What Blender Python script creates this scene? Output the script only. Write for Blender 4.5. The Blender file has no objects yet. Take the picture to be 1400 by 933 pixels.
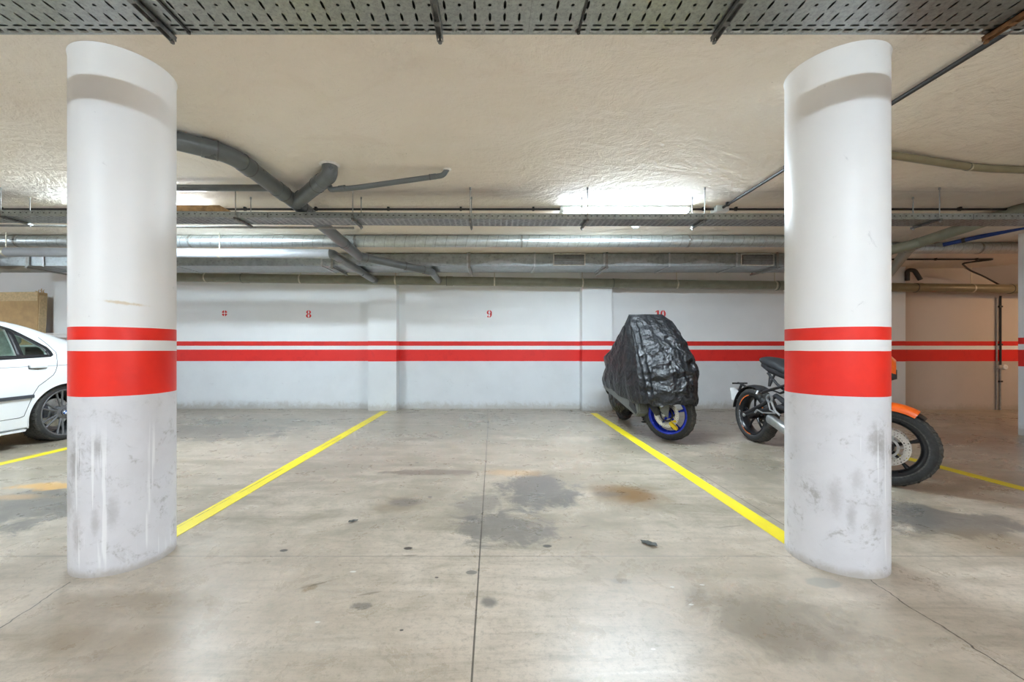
import bpy, bmesh, math, random
from mathutils import Vector, Matrix, noise
R = math.radians
PI = math.pi
rnd = random.Random(7)
scene = bpy.context.scene
COL = scene.collection

# ---------------------------------------------------------------- place
F, VX, VY, EYE = 570.0, 674.0, 478.0, 1.05      # focal length in px of a 1400 px wide frame, vanishing point, eye height
CEIL = 2.464
WALL_Y = 7.35

def at(px, py, d):
    """point of the garage seen at this pixel of the photograph, d metres into the room"""
    return Vector(((px - VX) / F * d, d, EYE + (VY - py) / F * d))

def on_floor(px, py):
    d = EYE * F / (py - VY)
    return ((px - VX) / F * d, d)

# ---------------------------------------------------------------- node helpers
class X:
    """scalar node expression"""
    def __init__(s, nb, sock): s.nb, s.s = nb, sock
    def _m(s, op, o=None, rev=False):
        n = s.nb.t.nodes.new('ShaderNodeMath'); n.operation = op
        a, b = (o, s) if rev else (s, o)
        for i, v in enumerate((a, b)):
            if v is None: continue
            if isinstance(v, X): s.nb.t.links.new(v.s, n.inputs[i])
            else: n.inputs[i].default_value = v
        return X(s.nb, n.outputs[0])
    def __add__(s, o): return s._m('ADD', o)
    def __radd__(s, o): return s._m('ADD', o, True)
    def __sub__(s, o): return s._m('SUBTRACT', o)
    def __rsub__(s, o): return s._m('SUBTRACT', o, True)
    def __mul__(s, o): return s._m('MULTIPLY', o)
    def __rmul__(s, o): return s._m('MULTIPLY', o, True)
    def __truediv__(s, o): return s._m('DIVIDE', o)
    def abs(s): return s._m('ABSOLUTE')
    def max(s, o): return s._m('MAXIMUM', o)
    def min(s, o): return s._m('MINIMUM', o)
    def lt(s, o): return s._m('LESS_THAN', o)
    def gt(s, o): return s._m('GREATER_THAN', o)
    def pow(s, o): return s._m('POWER', o)
    def fract(s): return s._m('FRACT')
    def step(s, a, b, lo=0.0, hi=1.0):
        n = s.nb.t.nodes.new('ShaderNodeMapRange'); n.interpolation_type = 'SMOOTHSTEP'
        s.nb.t.links.new(s.s, n.inputs['Value'])
        n.inputs['From Min'].default_value = a; n.inputs['From Max'].default_value = b
        n.inputs['To Min'].default_value = lo; n.inputs['To Max'].default_value = hi
        return X(s.nb, n.outputs['Result'])

class NB:
    def __init__(s, name):
        s.m = bpy.data.materials.new(name); s.m.use_nodes = True
        s.t = s.m.node_tree
        s.bsdf = s.t.nodes['Principled BSDF']
        tc = s.t.nodes.new('ShaderNodeTexCoord'); s.co = tc.outputs['Object']
        sp = s.t.nodes.new('ShaderNodeSeparateXYZ'); s.t.links.new(s.co, sp.inputs[0])
        s.x, s.y, s.z = (X(s, sp.outputs[i]) for i in range(3))
    def scaled(s, sx, sy, sz, rot=0.0):
        n = s.t.nodes.new('ShaderNodeMapping'); s.t.links.new(s.co, n.inputs['Vector'])
        n.inputs['Scale'].default_value = (sx, sy, sz); n.inputs['Rotation'].default_value = (0, 0, rot)
        return n.outputs[0]
    def noise(s, scale, detail=3, rough=.55, dist=0.0, co=None):
        n = s.t.nodes.new('ShaderNodeTexNoise'); s.t.links.new(co or s.co, n.inputs['Vector'])
        n.inputs['Scale'].default_value = scale; n.inputs['Detail'].default_value = detail
        n.inputs['Roughness'].default_value = rough; n.inputs['Distortion'].default_value = dist
        return X(s, n.outputs['Fac'])
    def voronoi(s, scale, co=None, feature='F1'):
        n = s.t.nodes.new('ShaderNodeTexVoronoi'); s.t.links.new(co or s.co, n.inputs['Vector'])
        n.feature = feature; n.inputs['Scale'].default_value = scale
        return X(s, n.outputs['Distance'])
    def mix(s, fac, a, b):
        n = s.t.nodes.new('ShaderNodeMix'); n.data_type = 'RGBA'
        ins = [n.inputs[0], n.inputs[6], n.inputs[7]]
        for i, v in zip(ins, (fac, a, b)):
            if isinstance(v, X): s.t.links.new(v.s, i)
            elif isinstance(v, (int, float)): i.default_value = v
            elif isinstance(v, tuple): i.default_value = (*v, 1) if len(v) == 3 else v
            else: s.t.links.new(v, i)
        return n.outputs[2]
    def blob(s, cx, cy, rx, ry, nz, amp=1.0, soft=.6, rot=0.0, ax='xy'):
        a = (getattr(s, ax[0]) - cx); b = (getattr(s, ax[1]) - cy)
        if rot:
            c, n = math.cos(rot), math.sin(rot); a, b = a * c + b * n, b * c - a * n
        a = a / rx; b = b / ry
        d = (a * a + b * b).pow(.5) + (nz - .5) * (2 * amp)
        return d.step(1.0, 1.0 - soft)
    def line(s, x0, y0, x1, y1, w, wob=None):
        L = math.hypot(x1 - x0, y1 - y0); ux, uy = (x1 - x0) / L, (y1 - y0) / L
        t = (s.x - x0) * ux + (s.y - y0) * uy
        d = (s.y - y0) * ux - (s.x - x0) * uy
        if wob is not None: d = d + wob
        return d.abs().step(w, w * .5) * t.gt(0) * t.lt(L)
    def color(s, v):
        if isinstance(v, tuple): s.bsdf.inputs['Base Color'].default_value = (*v, 1)
        else: s.t.links.new(v, s.bsdf.inputs['Base Color'])
        return s
    def rough(s, v):
        if isinstance(v, X): s.t.links.new(v.s, s.bsdf.inputs['Roughness'])
        else: s.bsdf.inputs['Roughness'].default_value = v
        return s
    def metal(s, v): s.bsdf.inputs['Metallic'].default_value = v; return s
    def spec(s, v): s.bsdf.inputs['Specular IOR Level'].default_value = v; return s
    def bump(s, h, strength=.3, dist=.01):
        n = s.t.nodes.new('ShaderNodeBump'); s.t.links.new(h.s, n.inputs['Height'])
        n.inputs['Strength'].default_value = strength; n.inputs['Distance'].default_value = dist
        s.t.links.new(n.outputs[0], s.bsdf.inputs['Normal']); return s

def simple(name, c, rough=.5, metal=0.0, var=.12, scale=30.0, bump=0.0, spec=.5):
    b = NB(name); n = b.noise(scale, 4)
    dark = tuple(max(0, v * (1 - var)) for v in c); lite = tuple(min(1, v * (1 + var)) for v in c)
    b.color(b.mix(n.step(.3, .7), dark, lite)).rough((n - .5) * .15 + rough).metal(metal).spec(spec)
    if bump: b.bump(n, bump, .004)
    return b.m

RED = (.78, .018, .012)

def mat_floor():
    b = NB('polished_concrete')
    n1 = b.noise(.9, 6, .62, .4); n2 = b.noise(5, 7, .72, .6)
    st = b.noise(2.2, 7, .66, 1.2, b.scaled(.55, 2.2, 1, R(12)))
    fs = b.noise(3.0, 7, .74, .8, b.scaled(.40, 3.4, 1, R(-9)))
    n3 = b.noise(34, 5, .75); n4 = b.noise(4.5, 8, .74, .8); n5 = b.noise(150, 2, .7)
    col = b.mix(n1.step(.30, .70), (.455, .385, .305), (.66, .572, .475))
    col = b.mix(st.step(.42, .74) * .62, col, (.30, .255, .185))
    col = b.mix(fs.step(.48, .74) * .6, col, (.27, .23, .17))
    col = b.mix(fs.step(.47, .26) * .35, col, (.76, .71, .63))
    col = b.mix(n2.step(.46, .80) * .5, col, (.32, .285, .22))
    col = b.mix(n3.step(.45, .75) * .6, col, (.27, .235, .185))
    col = b.mix(n5.step(.52, .75) * .28, col, (.25, .22, .18))
    # the floor turns darker and more olive beyond the cross joint, in noisy patches
    col = b.mix((b.y + (n2 - .5) * 1.2).step(1.7, 3.1) * (n2.step(.3, .7) * .32 + st.step(.35, .65) * .22 + .24), col, (.225, .20, .14))
    def spot(px, py, rx, ry, c, k, amp=.8, soft=.7, nz=None):
        nonlocal col
        x, y = on_floor(px, py)
        m = b.blob(x, y, rx, ry, nz or n4, amp, soft)
        col = b.mix(m * k, col, c)
    G, BR, RU, OR = (.13, .125, .115), (.25, .185, .11), (.30, .17, .06), (.52, .31, .12)
    spot(735, 668, .34, .46, G, .85, 1.3, .45); spot(690, 722, .36, .28, G, .7, 1.3, .45); spot(655, 690, .22, .3, G, .5, 1.3, .5)
    spot(590, 646, .55, .10, (.15, .12, .09), .75, 1.1, .5); spot(545, 690, .22, .22, BR, .5); spot(552, 687, .15, .10, G, .65)
    spot(858, 676, .36, .34, (.21, .115, .04), .9, .7, .95); spot(834, 676, .17, .08, G, .5); spot(700, 647, .35, .14, OR, .45)
    spot(1050, 850, .38, .24, (.19, .16, .115), .6, 1.3, .6); spot(1110, 870, .28, .12, (.25, .2, .15), .5)
    spot(175, 825, .50, .13, BR, .55); spot(150, 880, .38, .12, BR, .4); spot(60, 870, .3, .12, BR, .35)
    spot(1290, 715, .55, .3, G, .75, 1.4, .4); spot(1225, 700, .35, .3, G, .6, 1.4, .4); spot(495, 829, .05, .03, G, .6, 1.2, .4); spot(424, 803, .04, .04, BR, .6, 1.2, .4); spot(1350, 740, .5, .22, BR, .45)
    spot(40, 690, .8, .45, (.10, .095, .085), .75, 1.4, .4); spot(60, 665, .32, .10, (.62, .36, .10), .8, 1.5, .5); spot(20, 680, .3, .08, OR, .5)
    spot(1290, 600, 1.2, .6, (.22, .15, .08), .45); spot(290, 590, 1.2, .7, (.11, .105, .085), .7, 1.5, .4); spot(350, 578, 1.6, .45, (.17, .16, .12), .6, 1.3, .5); spot(440, 640, .5, .3, (.2, .18, .13), .45, 1.3, .5)
    spot(890, 606, .9, .6, (.17, .155, .115), .5, 1.2, .5); spot(1000, 640, .7, .6, (.17, .155, .115), .5, 1.2, .5); spot(620, 590, 1.2, .6, (.2, .18, .13), .35, 1.3, .5)
    spot(850, 795, .06, .03, G, .4); spot(1125, 797, .09, .05, (.3, .28, .24), .8, .4, .3)
    spot(670, 824, .05, .05, G, .75); spot(745, 815, .07, .05, BR, .3); spot(645, 783, .03, .02, G, .8, .3, .3)
    for px, py, r in ((388, 753, .022), (558, 750, .026), (748, 747, .028), (597, 790, .010), (549, 862, .008), (570, 633, .02),
                      (588, 680, .018), (634, 680, .014), (300, 655, .02), (780, 735, .01)):
        spot(px, py, r, r * .7, (.05, .048, .045), .9, .35, .3)
    for px, py, r in ((483, 782, .018), (512, 630, .02), (434, 851, .012), (919, 803, .012), (945, 827, .012), (893, 888, .01), (960, 800, .012), (1220, 672, .02)):
        spot(px, py, r, r * .5, (.75, .74, .70), .8, .5, .4)
    # saw-cut joints and cracks
    wob = (b.noise(9, 3) - .5) * .05
    cx0 = -.0675
    for px, py, a_, l in ((430, 800, .5, .10), (505, 812, .3, .06), (1000, 720, .2, .12), (930, 690, -.2, .10), (560, 760, .1, .05), (800, 720, .4, .05)):
        x, y = on_floor(px, py); col = b.mix(b.blob(x, y, l, .010, n3, .5, .6, a_) * .6, col, (.16, .135, .10))
    j = b.line(cx0, 0, cx0, 6.17, .0045).max(b.line(-9, 2.115, 9, 2.115, .0028)).max(b.line(1.737, 2.3, 1.79, 7.1, .004))
    j = j.max(b.line(-1.86, 2.3, -1.83, 7.1, .004)).max(b.line(*on_floor(96, 796), *on_floor(-40, 885), .004, wob))
    j = j.max(b.line(*on_floor(1188, 793), *on_floor(1430, 950), .004, wob)).max(b.line(cx0, 5.1, cx0 - .02, 7.1, .002))
    col = b.mix(j * .85, col, (.06, .05, .04))
    b.color(col)
    rough = n2 * .20 + n1 * .10 + .14 + n3.step(.5, .8) * .12
    b.rough(rough).spec(.5)
    b.bump(n2 * .6 + n3 * .25 + n1 - j * 2.0, .12, .01)
    return b.m

def mat_wall(name, up, low, dirt=.5, floorline=.16):
    b = NB(name); n = b.noise(2.3, 5, .6); f = b.noise(26, 4, .7); s2 = b.noise(7, 5, .75, .5)
    zz = b.z + (b.noise(11, 2) - .5) * .004
    upc = b.mix(n.step(.35, .7) * .35, up, tuple(v * .92 for v in up))
    lowc = b.mix(n.step(.35, .7) * .45, low, tuple(v * .88 for v in low))
    col = b.mix(zz.gt(1.05), lowc, upc)
    scuff = s2.step(.60, .74) * f.step(.45, .65) * dirt
    col = b.mix(scuff * b.z.step(1.6, .6), col, (.33, .32, .31))
    base = b.z + (s2 - .5) * .30
    col = b.mix(base.step(floorline, .0) * .6, col, (.33, .29, .23))
    redc = b.mix(s2.step(.5, .7) * .5, RED, (.62, .012, .012))
    chips = f.step(.76, .79)
    redm = (zz.gt(1.114) * zz.lt(1.192)).max(zz.gt(.844) * zz.lt(1.046)) * (1.0 - chips * .7)
    col = b.mix(redm, col, redc)
    wl = zz.gt(1.046) * zz.lt(1.114)
    col = b.mix(wl, col, (.86, .86, .86))
    b.color(col).rough(.55).bump(f * .4 + n, .12, .01)
    return b.m

def mat_column(name, seed, tidy):
    b = NB(name)
    off = b.t.nodes.new('ShaderNodeVectorMath'); off.inputs[1].default_value = (seed, seed * .7, seed * 1.3)
    b.t.links.new(b.co, off.inputs[0]); co = off.outputs[0]
    n = b.noise(4, 5, .65, .3, co); f = b.noise(45, 3, .7, 0, co); s2 = b.noise(11, 6, .7, .6, co); m2 = b.noise(6, 4, .6, 1.0, co)
    zz = b.z + (b.noise(5, 2, .5, 0, co) - .5) * .006
    col = b.mix(n.step(.35, .7) * .3, (.93, .93, .935), (.87, .87, .88))
    lowc = b.mix(n.step(.35, .7) * .6, (.76, .755, .79), (.66, .655, .685))
    col = b.mix(zz.gt(1.043), lowc, col)
    sm = s2.step(.52, .68) * f.step(.36, .60)
    col = b.mix(sm * b.z.step(1.0, .55) * .85, col, (.42, .41, .405))
    col = b.mix(s2.step(.66, .74) * b.z.gt(1.2) * .45, col, (.50, .50, .51))
    for (x, z, rx, rz, k) in tidy:
        col = b.mix(b.blob(x, z, rx, rz, f, .55, .9, 0, 'xz') * b.y.lt(.05) * k, col, (.27, .25, .235))
    if name.startswith('scuffed'): col = b.mix(b.blob(.13, 1.268, .075, .010, f, .6, .8, -.12, 'xz') * b.y.lt(.05) * .6, col, (.62, .47, .25))
    # vertical white paint runs low on the shaft
    runs = b.noise(3, 3, .7, 0, b.scaled(9, 9, .35)) if tidy else n
    col = b.mix(runs.step(*((.565, .625) if name.startswith('scuffed') else (.63, .69))) * b.z.step(.75, .55) * b.z.step(.0, .1) * .75, col, (.93, .93, .95))
    base = b.z + (s2 - .5) * .10
    col = b.mix(base.step(.05, .0) * .55, col, (.34, .29, .22))
    redc = b.mix(n.step(.4, .7) * .5, (.95, .028, .012), (.80, .018, .014))
    redm = (zz.gt(1.095) * zz.lt(1.155)).max(zz.gt(.832) * zz.lt(1.043)) * (1.0 - f.step(.77, .80) * .8)
    col = b.mix(redm, col, redc)
    b.color(col).rough(.42).bump(f * .3 + n, .10, .01)
    return b.m

def mat_ceiling():
    b = NB('cream_plaster_ceiling')
    w = b.noise(2.0, 6, .62, .9, b.scaled(.9, 1.2, 1, R(20))); f = b.noise(16, 5, .65, .6); n = b.noise(.7, 4)
    col = b.mix(n.step(.3, .7), (.905, .83, .725), (.855, .765, .655))
    col = b.mix(w.step(.5, .75) * .35, col, (.75, .645, .52))
    y = b.y
    jl = ((y - 3.74).abs().step(.012, .004)) * .25
    col = b.mix(jl, col, (.55, .5, .42))
    col = b.mix(b.noise(60, 1).step(.80, .82), col, (.40, .34, .26))
    b.color(col).rough(.85).bump(w * 1.0 + f * .30 - jl * .3, .85, .06)
    return b.m

def mat_galv(name, c=(.60, .63, .64), rough=.42, scale=22):
    b = NB(name); v = b.voronoi(scale * 2); n = b.noise(scale, 4, .7); g = b.noise(2.0, 4)
    col = b.mix(n.step(.35, .65), tuple(x * .62 for x in c), c)
    col = b.mix(v.step(.1, .5) * .35, col, tuple(min(1, x * 1.2) for x in c))
    col = b.mix(g.step(.5, .75) * .3, col, tuple(x * .62 for x in c))
    b.color(col).metal(.85).rough(n * .2 + rough - .1)
    return b.m

def mat_spiral(name, c, lead, x0=0.0):
    """galvanised duct with its helical lock seam"""
    b = NB(name); n = b.noise(26, 4, .7); g = b.noise(1.6, 3)
    ph = (b.x / lead - b.z * 1.9 + b.y * .9).fract()
    seam = (ph - .5).abs().step(.035, .015)
    col = b.mix(n.step(.35, .65), tuple(x * .82 for x in c), c)
    col = b.mix(g.step(.5, .75) * .25, col, tuple(x * .7 for x in c))
    col = b.mix(seam * .7, col, tuple(x * .4 for x in c))
    b.color(col).metal(.85).rough(n * .2 + .28).bump(seam + n * .1, .4, .004)
    return b.m

def mat_cover():
    b = NB('black_nylon_cover')
    w = b.noise(13, 7, .68, 1.4); f = b.noise(5, 5, .6, 1.0, b.scaled(2.4, 2.4, .8)); g = b.noise(260, 2)
    b.color(b.mix(w.step(.3, .7), (.006, .0068, .0082), (.014, .016, .019))).rough(.33).spec(.5)
    nz = b.t.nodes.new('ShaderNodeTexNoise'); nz.inputs['Scale'].default_value = 3.5; nz.inputs['Detail'].default_value = 4
    b.t.links.new(b.co, nz.inputs['Vector'])
    sc = b.t.nodes.new('ShaderNodeVectorMath'); sc.operation = 'MULTIPLY_ADD'; sc.inputs[1].default_value = (.28, .28, .28)
    b.t.links.new(nz.outputs['Color'], sc.inputs[0]); b.t.links.new(b.co, sc.inputs[2])
    v1, v2 = b.voronoi(9, sc.outputs[0]), b.voronoi(21, sc.outputs[0])
    b.bump(v1 * .9 + v2 * .40 + w * .35 + f * .3 + g * .02, .62, .05)
    return b.m

def mat_glass(name, tint, k=.65):
    b = NB(name); t = b.t
    tr = t.nodes.new('ShaderNodeBsdfTransparent'); tr.inputs[0].default_value = (*tint, 1)
    gl = t.nodes.new('ShaderNodeBsdfGlossy'); gl.inputs['Roughness'].default_value = .04
    lw = t.nodes.new('ShaderNodeLayerWeight'); fr = t.nodes.new('ShaderNodeMapRange'); pw = t.nodes.new('ShaderNodeMath'); pw.operation = 'POWER'; pw.inputs[1].default_value = 4.0
    t.links.new(lw.outputs['Facing'], pw.inputs[0]); t.links.new(pw.outputs[0], fr.inputs['Value']); fr.inputs['To Min'].default_value = .03; fr.inputs['To Max'].default_value = .8
    mx = t.nodes.new('ShaderNodeMixShader')
    t.links.new(fr.outputs[0], mx.inputs[0]); t.links.new(tr.outputs[0], mx.inputs[1]); t.links.new(gl.outputs[0], mx.inputs[2])
    t.links.new(mx.outputs[0], t.nodes['Material Output'].inputs['Surface'])
    return b.m

def mat_lamp(name, c, strength):
    b = NB(name); b.color((.9, .9, .9)).rough(.4)
    b.bsdf.inputs['Emission Color'].default_value = (*c, 1)
    b.bsdf.inputs['Emission Strength'].default_value = strength
    return b.m

MT = {}
def build_materials():
    MT['floor'] = mat_floor()
    MT['wall'] = mat_wall('painted_white_wall', (.88, .895, .90), (.70, .735, .76))
    MT['wall_warm'] = mat_wall('warm_light_tinted_wall_with_red_lines', (.60, .53, .47), (.52, .46, .41), .5, .12)  # dim warm light of the recess is mixed into these wall colours
    MT['wall_plain'] = mat_wall('painted_side_wall', (.78, .78, .77), (.66, .67, .69))
    MT['col_a'] = mat_column('scuffed_column_paint', 3.1, [(-.06, .52, .05, .13, .55), (.05, .60, .05, .08, .5), (-.11, .35, .07, .12, .35), (-.05, .2, .035, .14, .35), (.10, .30, .03, .12, .35), (.04, .26, .025, .10, .35)])
    MT['col_b'] = mat_column('worn_column_paint', 9.4, [(.02, .63, .055, .11, .6), (.06, .6, .04, .12, .45), (-.06, .45, .04, .07, .3), (.02, .28, .05, .11, .35), (-.08, .28, .025, .10, .35), (-.13, .36, .03, .12, .3)])
    MT['ceiling'] = mat_ceiling()
    MT['galv'] = mat_galv('galvanised_steel')
    MT['galv_tray'] = mat_galv('perforated_galvanised_sheet', (.37, .39, .385), .34, 60)
    MT['galv_tray2'] = mat_galv('zinc_tray_steel', (.42, .46, .46), .42, 30)
    MT['galv_duct'] = mat_galv('flat_duct_steel', (.42, .46, .47), .36, 11)
    MT['spiral'] = mat_spiral('spiral_duct_steel', (.62, .67, .68), .125)
    MT['slot_shade'] = simple('dark_slot_shade', (.03, .03, .03), .7)  # dark stock of the added slot blockers and the louvre shade sheet
    MT['dark_steel'] = simple('dark_weathered_steel', (.17, .17, .165), .5, .5, .3)
    MT['rust'] = simple('rusted_steel', (.20, .095, .04), .8, .2, .5, 40)
    MT['zinc'] = simple('zinc_rod', (.34, .34, .32), .45, .7)
    MT['pvc_grey'] = simple('grey_pvc_pipe', (.125, .135, .135), .30, 0, .10, 8)
    MT['pvc_light'] = simple('pale_grey_pvc_pipe', (.40, .42, .45), .42, 0, .06, 6)
    MT['pvc_olive'] = simple('olive_grey_pvc_pipe', (.245, .245, .18), .32, 0, .10, 8)
    MT['pvc_brown'] = simple('brownish_drain_pipe', (.24, .205, .12), .32, 0, .10, 8)
    MT['pvc_dark'] = simple('dark_brown_pipe', (.05, .042, .035), .45)
    MT['collar'] = simple('pipe_collar_rubber', (.09, .09, .085), .5)
    MT['clamp'] = simple('pipe_clamp_zinc', (.62, .58, .46), .4, .6)
    MT['conduit'] = simple('black_conduit', (.022, .021, .020), .45)
    MT['conduit_grey'] = simple('grey_conduit', (.32, .31, .29), .45)
    MT['blue'] = simple('blue_painted_pipe', (.012, .045, .22), .4)
    MT['wood'] = simple('rough_timber', (.34, .20, .085), .75, 0, .4, 14, .4)
    MT['card'] = simple('corrugated_cardboard', (.50, .335, .165), .85, 0, .10, 9)
    MT['card_pale'] = simple('cardboard_edge_and_lit_flap', (.62, .47, .27), .85, 0, .12, 30)
    MT['yellow'] = line_paint()
    MT['white_plastic'] = simple('white_plastic', (.80, .80, .79), .4, 0, .03)
    MT['lamp_body'] = simple('grey_white_lamp_housing', (.66, .69, .67), .4, 0, .03)
    MT['diffuser'] = mat_lamp('lit_fluorescent_diffuser', (.745, .885, 1.0), 34.0)
    MT['warm_diffuser'] = mat_lamp('lit_warm_bulkhead', (1.0, .62, .32), 20.0)
    MT['grille_dark'] = simple('grille_louvres', (.20, .20, .20), .5, .2)
    MT['grille_frame'] = simple('aluminium_grille_frame', (.66, .65, .60), .4, .5)
    MT['number'] = simple('red_stencil_paint', (.70, .022, .02), .5, 0, .25, 60)
    MT['rubber'] = simple('black_tyre_rubber', (.028, .028, .028), .72, 0, .25, 60, .15)
    MT['tread'] = mat_tread()
    MT['blue_rim'] = simple('blue_wheel_paint', (.012, .035, .50), .25, .3, .05)
    MT['black_rim'] = simple('black_wheel_paint', (.016, .016, .018), .3, .2, .05)
    MT['gun_rim'] = simple('gunmetal_wheel_paint', (.15, .15, .155), .32, .35, .08)
    MT['disc'] = simple('steel_brake_disc', (.72, .71, .68), .3, .8, .06, 50)
    MT['alu'] = simple('cast_aluminium', (.50, .51, .51), .38, .8, .10)
    MT['black_plastic'] = simple('black_moulded_plastic', (.022, .022, .024), .48, 0, .15)
    MT['grey_fairing'] = simple('grey_fairing_plastic', (.15, .155, .14), .42, 0, .12)
    MT['seat'] = simple('black_seat_vinyl', (.026, .028, .031), .50, 0, .12, 90, .2)
    MT['orange'] = simple('orange_bike_paint', (.90, .135, .010), .3, 0, .05)
    MT['orange_line'] = simple('orange_rim_tape', (.95, .20, .03), .4, 0, .05)
    MT['yellow_lock'] = simple('yellow_disc_lock', (.85, .62, .01), .4, 0, .05)
    MT['white_mark'] = simple('white_lettering', (.80, .80, .82), .5, 0, .03)
    MT['cover'] = mat_cover()
    MT['car_white'] = simple('white_car_paint', (.76, .775, .785), .16, 0, .015, 3)
    MT['car_trim'] = simple('black_window_trim', (.018, .018, .02), .4, 0, .1)
    MT['strip'] = simple('dark_grey_rub_strip', (.05, .055, .065), .5, 0, .1)
    MT['glass'] = mat_glass('green_tinted_glass', (.87, .95, .91))
    MT['interior'] = simple('pale_grey_upholstery', (.75, .77, .75), .8, 0, .1)
    MT['gap'] = simple('door_gap_rubber', (.05, .05, .05), .8)
    MT['well'] = simple('wheel_well_liner', (.012, .012, .012), .9)
    MT['leaf'] = simple('dry_grey_leaf', (.07, .075, .07), .8, 0, .4, 60)
    MT['plaster_patch'] = simple('plaster_patch', (.74, .69, .62), .85)
    MT['brass'] = simple('orange_zip_tag', (.75, .35, .18), .4)
    MT['badge_blue'] = simple('blue_enamel', (.05, .15, .45), .3)

def line_paint():
    b = NB('yellow_line_paint'); f = b.noise(34, 5, .75); n = b.noise(2.5, 4, .6); g = b.noise(9, 4, .8)
    col = b.mix(n.step(.35, .7), (.86, .72, .010), (.78, .64, .03))
    worn = f.step(.60, .72) * g.step(.42, .65)
    col = b.mix(worn * .8, col, (.42, .36, .22))
    seam = b.line(-1.862, 2.1, -1.80, 7.0, .0045, (g - .5) * .012)
    col = b.mix(seam * n.step(.40, .50) * .85, col, (.10, .08, .04))
    b.color(col).rough(.45)
    return b.m

def mat_tread():
    b = NB('tyre_tread'); n = b.noise(60, 3)
    b.color(b.mix(n.step(.3, .7), (.036, .036, .034), (.095, .092, .083))).rough(.8).bump(n, .2, .004)
    return b.m

# ---------------------------------------------------------------- mesh helpers
def new_bm(): return bmesh.new()

def obj(name, bm, mat, parent=None, smooth=None, world=True, recalc=True):
    """link bm as one mesh object; coordinates are garage coordinates unless world is False"""
    if recalc: bmesh.ops.recalc_face_normals(bm, faces=bm.faces[:])
    me = bpy.data.meshes.new(name); bm.to_mesh(me); bm.free()
    for m in (mat if isinstance(mat, (list, tuple)) else [mat]): me.materials.append(m)
    o = bpy.data.objects.new(name, me); COL.objects.link(o)
    if parent is not None:
        o.parent = parent
        if world:
            root = parent; off = Vector((0, 0, 0))
            while root is not None: off += root.location; root = root.parent
            o.location = -off
    if smooth is not None:
        for p in me.polygons: p.use_smooth = True
        try: me.set_sharp_from_angle(angle=R(smooth))
        except Exception: pass
    return o

def thing(name, label, cat, loc=(0, 0, 0), group=None):
    o = bpy.data.objects.new(name, None); COL.objects.link(o); o.location = loc; o.empty_display_size = .1
    return tag(o, label, cat, group)

def tag(o, label, cat, group=None):
    o['label'] = label; o['category'] = cat
    if group: o['group'] = group
    return o

def struct(o): o['kind'] = 'structure'; return o

def recenter(o, p):
    """put a single mesh object's origin at p"""
    p = Vector(p); o.data.transform(Matrix.Translation(-(p - o.location))); o.location = p; return o

def box(bm, x0, x1, y0, y1, z0, z1, bev=0.0, mi=0, M=None):
    vs = [bm.verts.new((x, y, z)) for x in (x0, x1) for y in (y0, y1) for z in (z0, z1)]
    fs = [bm.faces.new([vs[i] for i in f]) for f in ((0, 1, 3, 2), (4, 6, 7, 5), (0, 4, 5, 1), (2, 3, 7, 6), (0, 2, 6, 4), (1, 5, 7, 3))]
    for f in fs: f.material_index = mi
    if bev:
        r = bmesh.ops.bevel(bm, geom=list({e for f in fs for e in f.edges}), offset=bev, segments=2, affect='EDGES', profile=.5)
        vs = list({v for f in r['faces'] for v in f.verts} | {v for v in vs if v.is_valid})
    if M is not None:
        for v in vs: v.co = M @ v.co
    return vs

def fillet(pts, rad, n=6):
    pts = [Vector(p) for p in pts]; out = [pts[0]]
    for i in range(1, len(pts) - 1):
        a, b, c = pts[i - 1], pts[i], pts[i + 1]
        u, v = (a - b), (c - b); lu, lv = u.length, v.length
        k = min(rad, lu * .45, lv * .45); u.normalize(); v.normalize()
        p0, p2 = b + u * k, b + v * k
        for j in range(n + 1):
            t = j / n; out.append(p0 * (1 - t) ** 2 + b * 2 * t * (1 - t) + p2 * t * t)
    out.append(pts[-1]); return out

def tube(bm, pts, r, n=16, caps=True, rads=None, flat=1.0, mi=0):
    pts = [Vector(p) for p in pts]; rings = []; up = None
    for i, p in enumerate(pts):
        t = (pts[min(i + 1, len(pts) - 1)] - pts[max(i - 1, 0)]).normalized()
        if up is None:
            up = Vector((0, 0, 1)) if abs(t.z) < .9 else Vector((1, 0, 0))
        up = (up - t * up.dot(t)).normalized(); sd = t.cross(up)
        rr = rads[i] if rads else r
        rings.append([bm.verts.new(p + up * (math.cos(2 * PI * k / n) * rr * flat) + sd * (math.sin(2 * PI * k / n) * rr)) for k in range(n)])
    for a, b in zip(rings, rings[1:]):
        for k in range(n):
            bm.faces.new((a[k], a[(k + 1) % n], b[(k + 1) % n], b[k])).material_index = mi
    if caps:
        bm.faces.new(rings[0][::-1]).material_index = mi; bm.faces.new(rings[-1]).material_index = mi

def lathe(bm, prof, M=None, n=32, closed=False, a0=0.0, a1=2 * PI, mi=0):
    """prof: (radius, height along local x); revolved round local x; M places it"""
    M = M or Matrix(); full = abs(a1 - a0 - 2 * PI) < 1e-6; cnt = n if full else n + 1; rings = []
    for (r, h) in prof:
        rings.append([bm.verts.new(M @ Vector((h, math.cos(a0 + (a1 - a0) * k / n) * r, math.sin(a0 + (a1 - a0) * k / n) * r))) for k in range(cnt)])
    seq = list(zip(rings, rings[1:])) + ([(rings[-1], rings[0])] if closed else [])
    for a, b in seq:
        for k in range(n if full else n):
            k2 = (k + 1) % cnt if full else k + 1
            try: bm.faces.new((a[k], a[k2], b[k2], b[k])).material_index = mi
            except ValueError: pass
    if not closed and full:
        for rg in (rings[0], rings[-1]):
            try: bm.faces.new(rg).material_index = mi
            except ValueError: pass

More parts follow.
